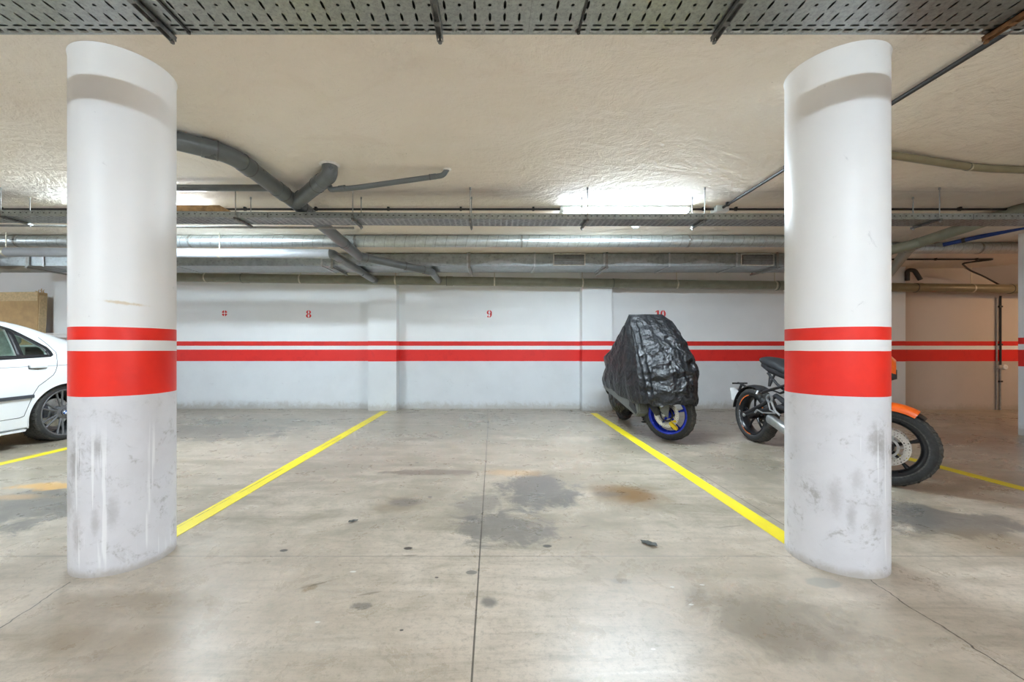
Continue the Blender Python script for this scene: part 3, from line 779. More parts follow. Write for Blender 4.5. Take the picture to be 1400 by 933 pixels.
def flat_duct():
    y0, y1, z0, z1 = 6.09, 6.62, EYE + 1.221, EYE + 1.399
    t = thing('rectangular_duct', 'flat rectangular metal air duct with two grilles below the ceiling', 'air duct', (0, y0, z0))
    def xx(px): return (px - VX) / F * y0
    joints = [-6.9, xx(-60), xx(60), xx(240), xx(440), xx(639), xx(731), xx(826), xx(915), xx(1007), xx(1075), 4.95]
    for a, b in zip(joints, joints[1:]):
        bm = new_bm(); m = (a + b) / 2
        # each length is cross-broken: shallow pyramid on front, bottom and top
        c = [Vector((x, y, z)) for x in (a + .004, b - .004) for y in (y0, y1) for z in (z0, z1)]
        V = [bm.verts.new(p) for p in c]
        def pyr(ids, out):
            ctr = sum((c[i] for i in ids), Vector()) / 4 + Vector(out); k = bm.verts.new(ctr)
            for i in range(4): bm.faces.new((V[ids[i]], V[ids[(i + 1) % 4]], k))
        pyr((0, 4, 5, 1), (0, -.014, 0)); pyr((0, 2, 6, 4), (0, 0, -.012)); pyr((1, 5, 7, 3), (0, 0, .005)); pyr((2, 3, 7, 6), (0, .01, 0))
        bm.faces.new((V[0], V[1], V[3], V[2])); bm.faces.new((V[4], V[6], V[7], V[5]))
        obj('duct_length', bm, MT['galv_duct'], t)
    for q in joints[1:-1]:
        bm = new_bm(); g = .013
        for y_a, y_b, z_a, z_b in ((y0 - g, y0 + .006, z0 - g, z1 + g), (y1 - .006, y1 + g, z0 - g, z1 + g), (y0, y1, z0 - g, z0 + .006), (y0, y1, z1 - .006, z1 + g)):
            box(bm, q - .012, q + .012, y_a, y_b, z_a, z_b)
        obj('joint_flange', bm, MT['galv'], t)
    for px0, px1 in ((756, 800), (1012, 1057.5)):
        a, b = xx(px0), xx(px1); f = new_bm(); w = .016; yf = y0 - .022
        for x_a, x_b, z_a, z_b in ((a, b, z1 - w, z1 + .004), (a, b, z0, z0 + w), (a, a + w, z0 + w, z1 - w), (b - w, b, z0 + w, z1 - w)): box(f, x_a, x_b, yf, y0 - .002, z_a, z_b, .002)
        g = obj('vent_grille', f, MT['grille_frame'], t)
        bm = new_bm(); n = 6
        for k in range(n):
            z = z0 + w + (z1 - z0 - 2 * w) * (k + .5) / n
            vs = box(bm, a + w, b - w, yf + .002, yf + .004, z - .007, z + .002); vs = box(bm, a + w, b - w, yf + .004, yf + .018, z + .000, z + .002)
        obj('louvres', bm, MT['grille_dark'], g)
        bm = new_bm(); box(bm, a + w, b - w, y0 - .0035, y0 - .0025, z0 + w, z1 - w); obj('louvre_shade_sheet', bm, MT['slot_shade'], g)  # dark sheet stands in for the shade behind the louvres
    for px in (40, 455, 640, 829, 1061):
        x = xx(px) + (.0 if px != 640 else .02); bm = new_bm()
        box(bm, x - .016, x + .016, y0 - .034, y0 - .030, z0 - .022, CEIL); box(bm, x - .020, x + .020, y0 - .05, y1 + .06, z0 - .040, z0 - .018, .002)
        box(bm, x - .016, x + .016, y1 + .030, y1 + .034, z0 - .022, CEIL); tube(bm, [(x, y0 - .032, z0 - .050), (x, y0 - .032, z0 - .038)], .010, 6)
        obj('support_strap', bm, MT['zinc'], t)

def pipe_parts(t, pts, r, mat, fil=.12, collars=(), clamps=(), n=20, clampmat='clamp', name='pipe_run'):
    P = fillet(pts, fil, 8); bm = new_bm(); tube(bm, P, r, n); obj(name, bm, MT[mat], t, 40)
    for p, d, l in collars:
        bm = new_bm(); pipe_ring(bm, p, d, r * 1.07, l, n); obj('collar', bm, MT[mat], t, 40)
        a = Vector(d).normalized(); bm = new_bm(); pipe_ring(bm, Vector(p) - a * l * .5, d, r * 1.09, .010, n); obj('sealing_ring', bm, MT['collar'], t, 40)
    for p, d in clamps:
        p = Vector(p); a = Vector(d).normalized(); bm = new_bm(); pipe_ring(bm, p, d, r * 1.035, .024, n)
        tube(bm, [p + Vector((0, 0, r)), Vector((p.x, p.y, CEIL))], .005, 6)
        obj('pipe_clamp', bm, MT[clampmat], t)

def pipes():
    # olive main along the back wall
    def ol(px): return at(px, 379.2 + (px - 240) * .0141, 7.05)
    r = .0765
    t = thing('drain_pipe', 'long olive drain pipe along the back wall under the flat duct', 'pipe', ol(700))
    pipe_parts(t, [ol(140), ol(1120)], r, 'pvc_olive', collars=[(ol(px), ol(900) - ol(500), .10) for px in (336, 615, 842, 1066)],
               clamps=[(ol(px), (1, 0, 0)) for px in (282, 411, 541, 676, 796, 925, 1059)])
    t = thing('drain_pipe', 'brown drain pipe crossing the recess below the looped cable', 'pipe', ol(1300))
    pipe_parts(t, [ol(1122), ol(1465)], r * .98, 'pvc_brown', collars=[(ol(px), (1, 0, 0), .10) for px in (1255, 1385)], clamps=[(ol(px), (1, 0, 0)) for px in (1328,)])
    p0 = at(1256, 387, 7.05)
    t = thing('vent_pipe', 'small dark elbow pipe rising from the brown drain pipe at the recess corner', 'pipe', p0)
    pipe_parts(t, [p0 + Vector((.03, 0, .05)), at(1250, 369.5, 7.08), at(1240.5, 369.5, 7.1), at(1240.5, 384, 7.12)], .034, 'pvc_dark', .05, n=14)
    # grey drain pipe from the upper left, fork, over the tray and down to the olive main
    a, b, c = at(243, 193, 2.70), at(316, 211, 2.88), at(404, 277, 3.66)
    d, e, f, g = at(440, 308, 4.22), at(491, 350.5, 5.36), at(590, 371.5, 6.02), at(600, 384, 7.0)
    r = .060
    t = thing('drain_pipe', 'forked grey drain pipe with elbows, passing over the middle tray to the back wall', 'pipe', c)
    pipe_parts(t, [a + (a - b) * 1.1 + Vector((0, 0, .10)), a + (a - b) * 1.0, a, b, c, e], r, 'pvc_grey', .15,
               collars=[(b + (a - b) * .42, a - b, .09), (b + (c - b) * .19, b - c, .09), (c + (b - c) * .28, b - c, .10), (c + (e - c) * .09, c - e, .09), (c + (e - c) * .68, c - e, .05)])
    pipe_parts(t, [e, f, g], .052, 'pvc_grey', .10, collars=[(e + (f - e) * .05, e - f, .10), (f + (e - f) * .38, f - e, .03), (f + (e - f) * .08, f - e, .09)], name='branch_run')
    el = at(451, 239.5, 3.19)
    pipe_parts(t, [c + Vector((.02, -.03, -.01)), el, (el.x + .0, el.y, CEIL)], r * .97, 'pvc_grey', .10,
               collars=[(el + (c - el) * .26, el - c, .10), (el + (c - el) * .86, el - c, .10)], name='branch_run')
    bm = new_bm(); tube(bm, [(el.x, el.y, CEIL - .012), (el.x, el.y, CEIL - .001)], .082, 24, rads=[.062, .076]); obj('ceiling_patch', bm, MT['plaster_patch'], t, 30)
    # small pipe from the branch to the ceiling at the right
    s0, s1 = at(452, 259.5, 3.28), at(606, 240, 3.27)
    t = thing('drain_pipe', 'thin grey branch pipe leaving the pipe fork and ending in the ceiling', 'pipe', s0)
    pipe_parts(t, [s0 + Vector((-.01, .01, .03)), s0, at(485, 257, 3.28), s1, (s1.x + .03, s1.y, CEIL)], .0205, 'pvc_grey', .06, collars=[(s0 + (s1 - s0) * .10, s0 - s1, .05), (s1 + (s0 - s1) * .09, s1 - s0, .05)], n=14)
    bm = new_bm(); tube(bm, [(s1.x + .03, s1.y, CEIL - .010), (s1.x + .03, s1.y, CEIL - .001)], .03, 18, rads=[.024, .034]); obj('ceiling_patch', bm, MT['plaster_patch'], t, 30)
    # thin horizontal one joining from the left
    h1 = at(372, 257, 3.47)
    t = thing('drain_pipe', 'thin straight grey pipe above the timber plank, meeting the forked pipe', 'pipe', h1)
    pipe_parts(t, [(-2.95, 3.47, CEIL - .001), (-2.95, 3.47, h1.z), h1 + Vector((.06, 0, 0))], .0265, 'pvc_grey', .06, n=14)
    # pale grey pipe under the spiral duct, turning back to the olive main
    p = [at(-75, 344.2, 5.05), at(451, 347.2, 5.05), at(513, 384, 7.0)]
    t = thing('drain_pipe', 'pale grey pipe under the spiral duct turning back to the wall at its elbow', 'pipe', p[1])
    pipe_parts(t, [p[0], p[1]], .0555, 'pvc_light', .10, clamps=[(at(px, 344.6 + px * .0058, 5.05), (1, 0, 0)) for px in (8, 300)])
    k = p[1] + (p[0] - p[1]).normalized() * .01
    pipe_parts(t, [p[1] + Vector((-.07, 0, 0)), p[1] + Vector((.03, 0, 0)), p[2]], .053, 'pvc_grey', .09, collars=[(p[1] + (p[2] - p[1]) * .12 + Vector((.02, 0, 0)), p[1] - p[2], .06), (p[2] + (p[1] - p[2]) * .05, p[2] - p[1], .08)], name='elbow_run')
    # right hand side
    A, B, Cc, D = at(1425, 276.5, 3.93), at(1246, 335.5, 4.98), at(1226, 361, 5.9), at(1205, 388, 7.0)
    t = thing('drain_pipe', 'thick olive grey drain pipe slanting down past the blue pipe', 'pipe', B)
    pipe_parts(t, [(A.x + .12, A.y - .5, CEIL), A + (A - B) * .28, B, Cc, D], .058, 'pvc_olive', .12, collars=[(B + (A - B) * .06, A - B, .03), (B + (Cc - B) * .10, B - Cc, .05)])
    pipe_parts(t, [B + (A - B) * .08, at(1190, 350, 5.12)], .056, 'pvc_olive', .1, name='branch_run')
    A, B, Cc = at(1195, 208.5, 2.90), at(1338, 230.5, 3.19), at(1440, 234, 3.24)
    t = thing('drain_pipe', 'slim bent olive pipe fixed flat to the bare ceiling', 'pipe', B)
    pipe_parts(t, [(A.x - .1, A.y - .02, CEIL), A + (A - B) * .02, B, Cc, (Cc.x + 2.2, Cc.y + .1, Cc.z)], .0265, 'pvc_brown', .22, collars=[(B + (A - B) * .13, A - B, .02)], n=14)
    bm = new_bm(); q = B + (A - B) * .10; pipe_ring(bm, q, A - B, .029, .016, 14); tube(bm, [q, (q.x, q.y, CEIL)], .004, 6); obj('pipe_clamp', bm, MT['clamp'], t)
    A, B = at(1300, 332.5, 5.35), at(1430, 304.5, 4.70)
    t = thing('water_pipe', 'blue pipe under the ceiling beside the slanting drain pipe', 'pipe', B)
    pipe_parts(t, [(A.x - .05, A.y + .05, A.z - .01), A, B, B + (B - A) * 2.2], .026, 'blue', .05, n=14)
    bm = new_bm(); pipe_ring(bm, A + (B - A) * .15, A - B, .029, .03, 14); obj('pipe_clamp', bm, MT['conduit'], t)

# ---------------------------------------------------------------- left background
def left_background():
    t = thing('cardboard_carton', 'large flat brown cardboard carton leaning on the back wall behind the white car', 'carton', (-8.4, 7.0, 0))
    x0, x1, y0, y1, z1 = -9.3, -7.57, 6.86, 7.0, 2.005
    def lean(v): v.co.y += v.co.z * .045; v.co.z += (v.co.x + 7.57) * .012 if v.co.z > .1 else 0
    bm = new_bm(); vs = box(bm, x0, x1, y0, y1, 0, z1, .008)
    for v in bm.verts: lean(v)
    obj('body', bm, MT['card'], t)
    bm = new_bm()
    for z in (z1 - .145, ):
        box(bm, x0 + .01, x1 - .012, y0 - .007, y0 - .001, z, z1 + .006, .001)  # paler top band paints the light above the duct shadow
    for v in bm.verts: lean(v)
    o = obj('flap', bm, MT['card_pale'], t); o['label'] = 'folded cardboard flap, light above the duct shadow put into its colour'
    bm = new_bm(); box(bm, x1 - .001, x1 + .012, y0 + .012, y1 - .012, .02, z1 - .05, .001)
    for v in bm.verts: lean(v)
    obj('side_strip', bm, MT['card_pale'], t)
    bm = new_bm(); r2 = random.Random(3)
    for k in range(26):
        x = x1 + r2.uniform(-.10, .03); z = z1 + r2.uniform(-.02, .03); a = r2.uniform(0, PI); l = r2.uniform(.02, .05); y = y0 + r2.uniform(0, .1) + z1 * .045
        dx, dz = math.cos(a) * l, math.sin(a) * l * .7
        tube(bm, [(x, y, z - .01), (x + dx * .5, y - .01, z + dz * .5), (x + dx, y, z + dz)], .004, 5)
    obj('torn_corner', bm, MT['card'], t)
    bm = new_bm(); box(bm, -7.50, -6.6, 7.02, 7.139, EYE + .195, EYE + .27, .008)
    box(bm, -7.50, -6.6, 7.0, 7.03, EYE + .255, EYE + .275, .004)
    o = obj('cable_duct', bm, MT['white_plastic']); recenter(o, (-7.3, 7.05, EYE + .2)); tag(o, 'white cable trunking on the wall pilaster just above the white car', 'cable trunking')

def leaves():
    for px, py, a, s, lab in ((483, 714, .6, .030, 'smaller dark dry leaf on the bare concrete floor'), (887, 745, 2.4, .046, 'larger dark curled dry leaf on the bare concrete floor')):
        x, y = on_floor(px, py); bm = new_bm(); n = 8; c, q = math.cos(a), math.sin(a); rows = []
        for k in range(n + 1):
            u = (k / n - .5) * 2; w = .42 * math.sqrt(max(0, 1 - u * u)) * (1 - .25 * u) + .03
            rows.append([bm.verts.new((x + s * (u * c - v * q), y + s * (u * q + v * c), .0035 + s * (.10 * u * u + .30 * abs(v) + .05 * math.sin(u * 7)))) for v in (-w, -w * .5, 0, w * .5, w)])
        for A, B in zip(rows, rows[1:]):
            for k in range(4): bm.faces.new((A[k], A[k + 1], B[k + 1], B[k]))
        r = bmesh.ops.extrude_face_region(bm, geom=bm.faces[:])
        for v in (g for g in r['geom'] if isinstance(g, bmesh.types.BMVert)): v.co.z += .0015
        o = obj('dry_leaf', bm, MT['leaf']); recenter(o, (x, y, .003)); tag(o, lab, 'leaf')
# ---------------------------------------------------------------- motorcycles
def frame_matrix(o, x, y, z=(0, 0, 1)):
    x, y, z, o = Vector(x), Vector(y), Vector(z), Vector(o)
    return Matrix(((x.x, y.x, z.x, o.x), (x.y, y.y, z.y, o.y), (x.z, y.z, z.z, o.z), (0, 0, 0, 1)))

def moto_wheel(t, M, r, w, rim_r, rim_mat, spokes, disc_r, side=1, tape=None, dmat='disc', cmat='alu', twin=False, tread_rows=22):
    """M: local x along the axle to the seen side, y forward, z up"""
    bm = new_bm(); a, b = w * .40, w * .34
    lathe(bm, [(rim_r + .008, -a), (rim_r + .008, -a + .008), (rim_r - .006, -b), (rim_r - .012, -.01), (rim_r - .012, .01), (rim_r - .006, b), (rim_r + .008, a - .008), (rim_r + .008, a),
               (rim_r - .004, a + .001), (rim_r - .016, a - .004), (rim_r - .030, b * .7), (rim_r - .036, 0), (rim_r - .030, -b * .7), (rim_r - .016, -a + .004), (rim_r - .004, -a - .001)], M, 64, closed=True)
    lathe(bm, [(.016, -w * .50), (.045, -w * .48), (.050, -w * .2), (.040, 0), (.050, w * .2), (.045, w * .48), (.016, w * .50)], M, 24)
    for k in range(spokes):
        for q in ((-.09, .09) if twin else (0,)):
            aa = 2 * PI * k / spokes + .35; pts = []
            for f in (0, .33, .66, 1):
                rr = .036 + (rim_r - .026 - .036) * f; an = aa + q * f * 1.6
                pts.append(M @ Vector((.012 * math.sin(f * PI), math.cos(an) * rr, math.sin(an) * rr)))
            tube(bm, pts, .011, 8, rads=[.017, .012, .011, .018])
    wh = obj('wheel', bm, rim_mat, t, 40)
    # tyre: round section, tread material on the crown
    sh = r - rim_r; prof = []
    for i in range(25):
        ph = R(-118 + 236 * i / 24); prof.append((r - sh * .56 + sh * .56 * math.cos(ph), w * .5 * math.sin(ph)))
    prof = [(rim_r - .002, -w * .37)] + [p for p in prof if p[0] > rim_r + .008] + [(rim_r - .002, w * .37)]
    bm = new_bm(); n = 72; rings = []
    for rad, h in prof: rings.append([bm.verts.new(M @ Vector((h, math.cos(2 * PI * k / n) * rad, math.sin(2 * PI * k / n) * rad))) for k in range(n)])
    for i, (A, B) in enumerate(zip(rings, rings[1:])):
        mi = 1 if abs(prof[i][1] + prof[i + 1][1]) / 2 < w * .41 else 0
        for k in range(n): bm.faces.new((A[k], A[(k + 1) % n], B[(k + 1) % n], B[k])).material_index = mi
    for k in range(tread_rows):
        for s in (-1, 1):
            pts = []; a0 = 2 * PI * (k + (.5 if s > 0 else 0)) / tread_rows
            for f in (.04, .25, .5, .75, 1):
                ph = s * f * R(62); rad = r - sh * .56 + sh * .56 * math.cos(ph) - .0008; an = a0 + f * .16
                pts.append(M @ Vector((w * .5 * math.sin(ph), math.cos(an) * rad, math.sin(an) * rad)))
            tube(bm, pts, .004, 5, rads=[.002, .0062, .0066, .0058, .001], mi=2)
    obj('tyre', bm, [MT['rubber'], MT['tread'], MT['pvc_dark']], wh, 40)
    # drilled brake disc(s)
    for sd in ((1, -1) if side == 2 else (side,)):
        bm = new_bm(); h = sd * w * .56; ri = disc_r * .70; nn = 36; rows = 2
        for c in range(nn):
            for j in range(rows):
                r0, r1 = ri + (disc_r - ri) * j / rows, ri + (disc_r - ri) * (j + 1) / rows
                def P(u, v, l, h=h, sd=sd): return M @ Vector((h + sd * (.0022 - l), math.cos(u) * v, math.sin(u) * v))
                am = 2 * PI * (c + .5) / nn + (.5 * 2 * PI / nn if j else 0); rm = (r0 + r1) / 2; rad_ = (r1 - r0) * .22
                cell(bm, am, rm, PI / nn, (r1 - r0) / 2, rad_ / rm, rad_, P, lip=.0044, pw=2)
        for rr in (ri, disc_r): lathe(bm, [(rr, h - .0022), (rr, h + .0022), (rr + .0004, h)], M, 48, closed=True)
        d = obj('brake_disc', bm, MT[dmat], wh)
        bm = new_bm(); lathe(bm, [(ri * .62, h - .005), (ri * .78, h - .004), (ri * .78, h + .004), (ri * .62, h + .005)], M, 32, closed=True)
        for c in range(6):
            an = 2 * PI * c / 6; tube(bm, [M @ Vector((h, math.cos(an + q) * rr, math.sin(an + q) * rr)) for rr, q in ((ri * .70, 0), (ri * 1.02, .12))], .007, 6)
        obj('disc_carrier', bm, MT[cmat], wh, 40)
    if tape:
        bm = new_bm()
        bm.free()
        for a0, a1 in tape:
            bm = new_bm(); lathe(bm, [(rim_r + .004, w * .402 + .002), (rim_r - .006, w * .402 + .003)], M, 20, a0=R(a0), a1=R(a1)); obj('rim_tape', bm, MT['orange_line'], wh, None)
    return wh

def axle_nut(t, M, h):
    bm = new_bm(); lathe(bm, [(.010, h), (.022, h + .001), (.022, h + .014), (.012, h + .020)], M, 6); obj('axle_nut', bm, MT['alu'], t)

def covered_bike():
    P0 = Vector((2.04, 4.83, 0)); bk = Vector((-.06, .998, 0)).normalized(); rt = Vector((-bk.y, bk.x, 0))   # rt: towards picture left
    def W(s, t_, z): return P0 + bk * s + rt * t_ + Vector((0, 0, z))
    t = thing('motorcycle', 'motorcycle with blue wheel rims standing under a black cover by bay number 10', 'motorcycle', W(.7, 0, 0))
    ps = R(42); fw, n = Vector((math.sin(ps), -math.cos(ps), 0)), Vector((-math.cos(ps), -math.sin(ps), 0))
    C = W(0, 0, .300); M = frame_matrix(C, n, fw)
    wf = moto_wheel(t, M, .300, .122, .222, MT['blue_rim'], 5, .145, 1, cmat='black_rim')
    M2 = frame_matrix(W(1.42, 0, .285), rt, -bk)
    moto_wheel(t, M2, .285, .130, .205, MT['blue_rim'], 5, .11, 1)
    # fork legs, caliper, axle
    for s in (1, -1):
        bm = new_bm(); a = C + n * s * .098; b = a - fw * .26 + Vector((0, 0, .62))
        tube(bm, [a - Vector((0, 0, .02)) + fw * .012, a + (b - a) * .42, b], .028, 12, rads=[.030, .028, .024]); obj('fork_leg', bm, MT['black_plastic'], t, 40)
    bm = new_bm(); q = C + n * .098 + Vector((0, 0, .03)) - fw * .03
    loft(bm, [(-.08, 0, 0, .02, .03, 3), (-.05, 0, .01, .034, .045, 3), (.03, 0, .0, .034, .05, 3), (.07, 0, -.02, .02, .03, 3)], 12, frame_matrix(q - fw * .09 + Vector((0, 0, .03)), (fw * -.5 + Vector((0, 0, .86))).normalized(), n, (fw * .86 + Vector((0, 0, .5))).normalized()))
    obj('brake_caliper', bm, MT['black_plastic'], t, 40); axle_nut(t, M, .11)
    bm = new_bm(); g = n * .135
    prism(bm, [(-.03, .05), (.055, -.02), (.07, .14), (.02, .22), (-.07, .20)], lambda a, b: C + g + fw * a + Vector((0, 0, b)), lambda a, b: C + g + n * .02 + fw * a + Vector((0, 0, b))); obj('fork_guard', bm, MT['grey_fairing'], t)
    bm = new_bm(); lathe(bm, [(.315, -.062), (.330, -.03), (.334, 0), (.330, .03), (.315, .062), (.310, .060), (.326, 0), (.310, -.060)], M, 24, closed=True, a0=R(40), a1=R(195))
    obj('mudguard', bm, MT['black_plastic'], t, 40)
    # body under the cover
    MB = frame_matrix(P0, bk, rt)
    bm = new_bm(); loft(bm, [(.30, 0, .50, .10, .14, 3), (.45, 0, .46, .16, .20, 3), (.75, 0, .44, .17, .20, 3), (1.0, 0, .48, .13, .16, 3)], 18, MB); obj('engine', bm, MT['black_plastic'], t, 40)
    bm = new_bm(); loft(bm, [(.25, 0, .92, .07, .10, 2.5), (.45, 0, .92, .15, .13, 2.5), (.75, 0, .86, .14, .10, 2.5), (1.0, 0, .82, .12, .06, 2.5), (1.4, 0, .86, .10, .05, 2.5), (1.56, 0, .88, .04, .03, 2.5)], 18, MB); obj('seat', bm, MT['seat'], t, 40)
    bm = new_bm(); loft(bm, [(.38, 0, 1.05, .10, .10, 2.5), (.32, 0, 1.22, .16, .02, 2.5)], 12, MB); obj('headlight', bm, MT['grey_fairing'], t, 40)
    bm = new_bm(); tube(bm, [W(.42, -.33, 1.10), W(.40, -.10, 1.14), W(.40, .10, 1.14), W(.42, .33, 1.10)], .016, 10); obj('handlebar', bm, MT['black_plastic'], t, 40)
    def panel(poly, t0, t1, mat, name, bul=.03):
        bm = new_bm(); prism(bm, poly, lambda s, z: W(s, t0 + bul * 0, z), lambda s, z: W(s, t1 - bul, z)); bmesh.ops.bevel(bm, geom=bm.edges[:], offset=.014, segments=2, affect='EDGES'); obj(name, bm, mat, t, 35)
    panel([(1.44, .485), (1.36, .452), (.72, .345), (.20, .235), (.125, .30), (.16, .42), (.35, .56), (1.1, .58), (1.40, .52)], .18, .335, MT['grey_fairing'], 'fairing')
    panel([(.42, .335), (.20, .26), (.17, .30), (.24, .40), (.40, .44)], .29, .345, MT['black_plastic'], 'fairing')
    bm = new_bm(); tube(bm, [W(1.49, .285, .487), W(1.40, .28, .475)], .016, 8); o = obj('exhaust_tip', bm, MT['white_plastic'], t, 40)
    bm = new_bm(); tube(bm, [W(.24, .10, .32), W(.22, .14, .21), W(.28, .16, .17)], .022, 10); tube(bm, [W(.32, .12, .30), W(.33, .16, .17)], .018, 8); box(bm, -.05, .05, -.02, .02, -.008, .008, .003, 0, Matrix.Translation(W(.27, .16, .165)) @ Matrix.Rotation(R(10), 4, 'Z'))
    obj('exhaust_pipe', bm, MT['black_plastic'], t, 40)
    f = Vector((*on_floor(850.5, 572.5), 0)); bm = new_bm(); tube(bm, [f + Vector((.03, .0, .40)), f + Vector((.02, 0, .16)), f + Vector((-.005, 0, .012))], .014, 10, rads=[.02, .015, .012]); box(bm, -.048, .048, -.03, .03, 0, .014, .004, 0, Matrix.Translation(f))
    obj('stand', bm, MT['black_plastic'], t, 40)
    # yellow lock on the disc
    L = M @ Vector((.070, .085, -.118)); bm = new_bm(); ax = (n).normalized()
    ML = frame_matrix(L, (fw * .75 + Vector((0, 0, -.66))).normalized(), ax, (fw * .66 + Vector((0, 0, .75))).normalized())
    k = thing('disc_lock', 'small yellow lock clamped on the brake disc of the covered motorcycle', 'lock', L)
    loft(bm, [(-.055, 0, .0, .020, .016, 3), (-.03, 0, .0, .027, .024, 3), (.03, 0, 0, .027, .022, 3), (.055, 0, 0, .018, .014, 3)], 14, ML); obj('lock_body', bm, MT['yellow_lock'], k, 40)
    bm = new_bm(); loft(bm, [(-.05, .0, .022, .016, .014, 3), (-.035, 0, .050, .018, .016, 3), (-.01, 0, .052, .016, .012, 3)], 12, ML); obj('shackle', bm, MT['yellow_lock'], k, 40)
    bm = new_bm(); loft(bm, [(-.012, 0, -.026, .014, .010, 3), (.022, 0, -.028, .014, .010, 3)], 10, ML); obj('key_cap', bm, MT['black_plastic'], k, 40)
    # ---- the cover
    def lerp(z, tab):
        for (z0, v0), (z1, v1) in zip(tab, tab[1:]):
            if z <= z1: return v0 + (v1 - v0) * max(0, (z - z0) / (z1 - z0))
        return tab[-1][1]
    TOP = 1.485
    sf = [(0, -.34), (.42, -.345), (.6, -.33), (.8, -.26), (1.0, -.12), (1.2, .05), (1.4, .24), (TOP, .34)]
    sm = [(0, .05), (.42, .05), (.8, .12), (1.0, .2), (1.2, .30), (1.4, .36), (TOP, .39)]
    sr = [(0, 1.66), (.3, 1.68), (.58, 1.64), (.78, 1.44), (.93, 1.48), (.97, 1.42), (1.0, 1.33), (1.2, .94), (1.4, .60), (TOP, .46)]
    wl = [(0, .30), (.42, .33), (.6, .355), (.8, .36), (1.0, .355), (1.2, .345), (TOP, .335)]       # picture-left side
    wr = [(0, .25), (.42, .265), (.6, .275), (.8, .295), (1.0, .305), (1.2, .275), (1.4, .19), (TOP, .114)]
    wt = [(0, .28), (.35, .28), (.5, .37), (.62, .42), (.80, .41), (.95, .43), (1.05, .36), (TOP, .33)]
    hem = [(0, .445), (60, .43), (98, .415), (115, .435), (131, .485), (150, .47), (168, .36), (180, .32), (205, .34), (225, .36), (250, .40), (300, .43), (360, .445)]
    fr = random.Random(11); folds = []
    for i in range(9):
        d = Vector((fr.uniform(-1, 1), fr.uniform(-1, 1), fr.uniform(-1.3, 1.3))).normalized(); fq = fr.uniform(3.0, 8.5); folds.append((d * fq, fr.uniform(0, 9), .050 / fq))
    def tri(x): x = x % 1.0; return 1 - abs(2 * x - 1) * 2
    na, nz = 280, 96; bm = new_bm(); rings = []
    for i in range(nz + 1):
        k = i / nz; rg = []
        for j in range(na):
            a = 2 * PI * j / na; ad = math.degrees(a); h = lerp(ad, hem) + .012 * math.sin(ad * .11) + .006 * math.sin(ad * .31)
            z = h + (TOP - h) * k; s_f, s_m, s_r, w_l, w_r, w_t = (lerp(z, q) for q in (sf, sm, sr, wl, wr, wt))
            w = w_l if math.sin(a) >= 0 else w_r; w_e = w_t if math.sin(a) >= 0 else min(w_t, w_r)
            if math.cos(a) >= 0:
                s = s_m - (s_m - s_f) * math.cos(a) ** .75; v = w * math.copysign(abs(math.sin(a)) ** .75, math.sin(a))
            else:
                q = -math.cos(a); s = s_m + (s_r - s_m) * q; pw = 1.1 + 1.4 * min(1, max(0, (z - .35) / .3))
                v = (w * (1 - q ** pw) + w_e * q ** pw) * math.copysign(min(1, abs(math.sin(a)) ** .33), math.sin(a))
            p = W(s, v, z); c = W(min(max(s, s_m), s_m + (s_r - s_m) * .75), 0, z)
            d = (p - c); d.z = 0; d = d.normalized() if d.length > 1e-4 else Vector((0, 0, 1))
            front = max(0, math.cos(a)) ** .5; side = 1 - front
            wq = p + noise.noise_vector(p * 2.6) * .10 + noise.noise_vector(p * 7) * .03
            cr = sum(am * tri(wq.dot(dv) + ph) * (.5 + noise.noise(p * 2.2 + Vector((ph, 0, 0)))) for dv, ph, am in folds)
            # long folds falling from the top corners, horizontal slack over the wheel
            pl = (1 - abs(noise.noise(Vector((ad * .062, z * .8 + ad * .006, 2.2)))) * 2.4) * .030 + (1 - abs(noise.noise(Vector((ad * .15, z * .5, 5.1)))) * 2) * .010
            sl = (1 - abs(noise.noise(Vector((ad * .012, z * 7.5 + noise.noise(p * 4) * .6, 8.8)))) * 2.4) * .016 * min(1, max(0, (1.15 - z) / .3))
            amp = min(1, (1 - k) * 7) * min(1, .3 + k * 4)
            dsp = amp * (front * (cr * 1.0 + sl + pl * .4) + side * (pl + cr * .35))
            rg.append(bm.verts.new(p + d * (dsp - .012) + Vector((0, 0, .008 * noise.noise(p * 9) * (1 if k < 1 else .5)))))
        rings.append(rg)
    for A, B in zip(rings, rings[1:]):
        for j in range(na): bm.faces.new((A[j], A[(j + 1) % na], B[(j + 1) % na], B[j]))
    # the tail of the cover gathered round the rear wheel
    def gathered():
        bm = new_bm(); rings = []; nn = 72
        for i in range(25):
            k = i / 24; z = .05 + .56 * k; b = math.sin(min(1, k * 2.2) * PI / 2) ** .6; rg = []
            for j in range(nn):
                a = 2 * PI * j / nn; p = W(1.36 + .06 * k + (.345 * b + .05 * k) * math.cos(a), .01 + (.145 * b + .06 * k) * math.sin(a), z)
                d = (1 - abs(noise.noise(p * 6)) * 2) * .022 + (1 - abs(noise.noise(Vector((p.x * 16, p.y * 8, p.z * 5)))) * 2) * .012
                rg.append(bm.verts.new(p + (bk * math.cos(a) + rt * math.sin(a)) * (d - .012)))
            rings.append(rg)
        for A, B in zip(rings, rings[1:]):
            for j in range(nn): bm.faces.new((A[j], A[(j + 1) % nn], B[(j + 1) % nn], B[j]))
        bm.faces.new(rings[0])
        return bm
    # closed, slightly sagging top
    prev = rings[-1]; ctr = sum((v.co for v in prev), Vector()) / na
    for f, dz in ((.6, -.006), (.2, -.010)):
        rg = [bm.verts.new(ctr + (v.co - ctr) * f + Vector((0, 0, dz))) for v in rings[-1]]
        for j in range(na): bm.faces.new((prev[j], prev[(j + 1) % na], rg[(j + 1) % na], rg[j]))
        prev = rg
    bm.faces.new(prev)
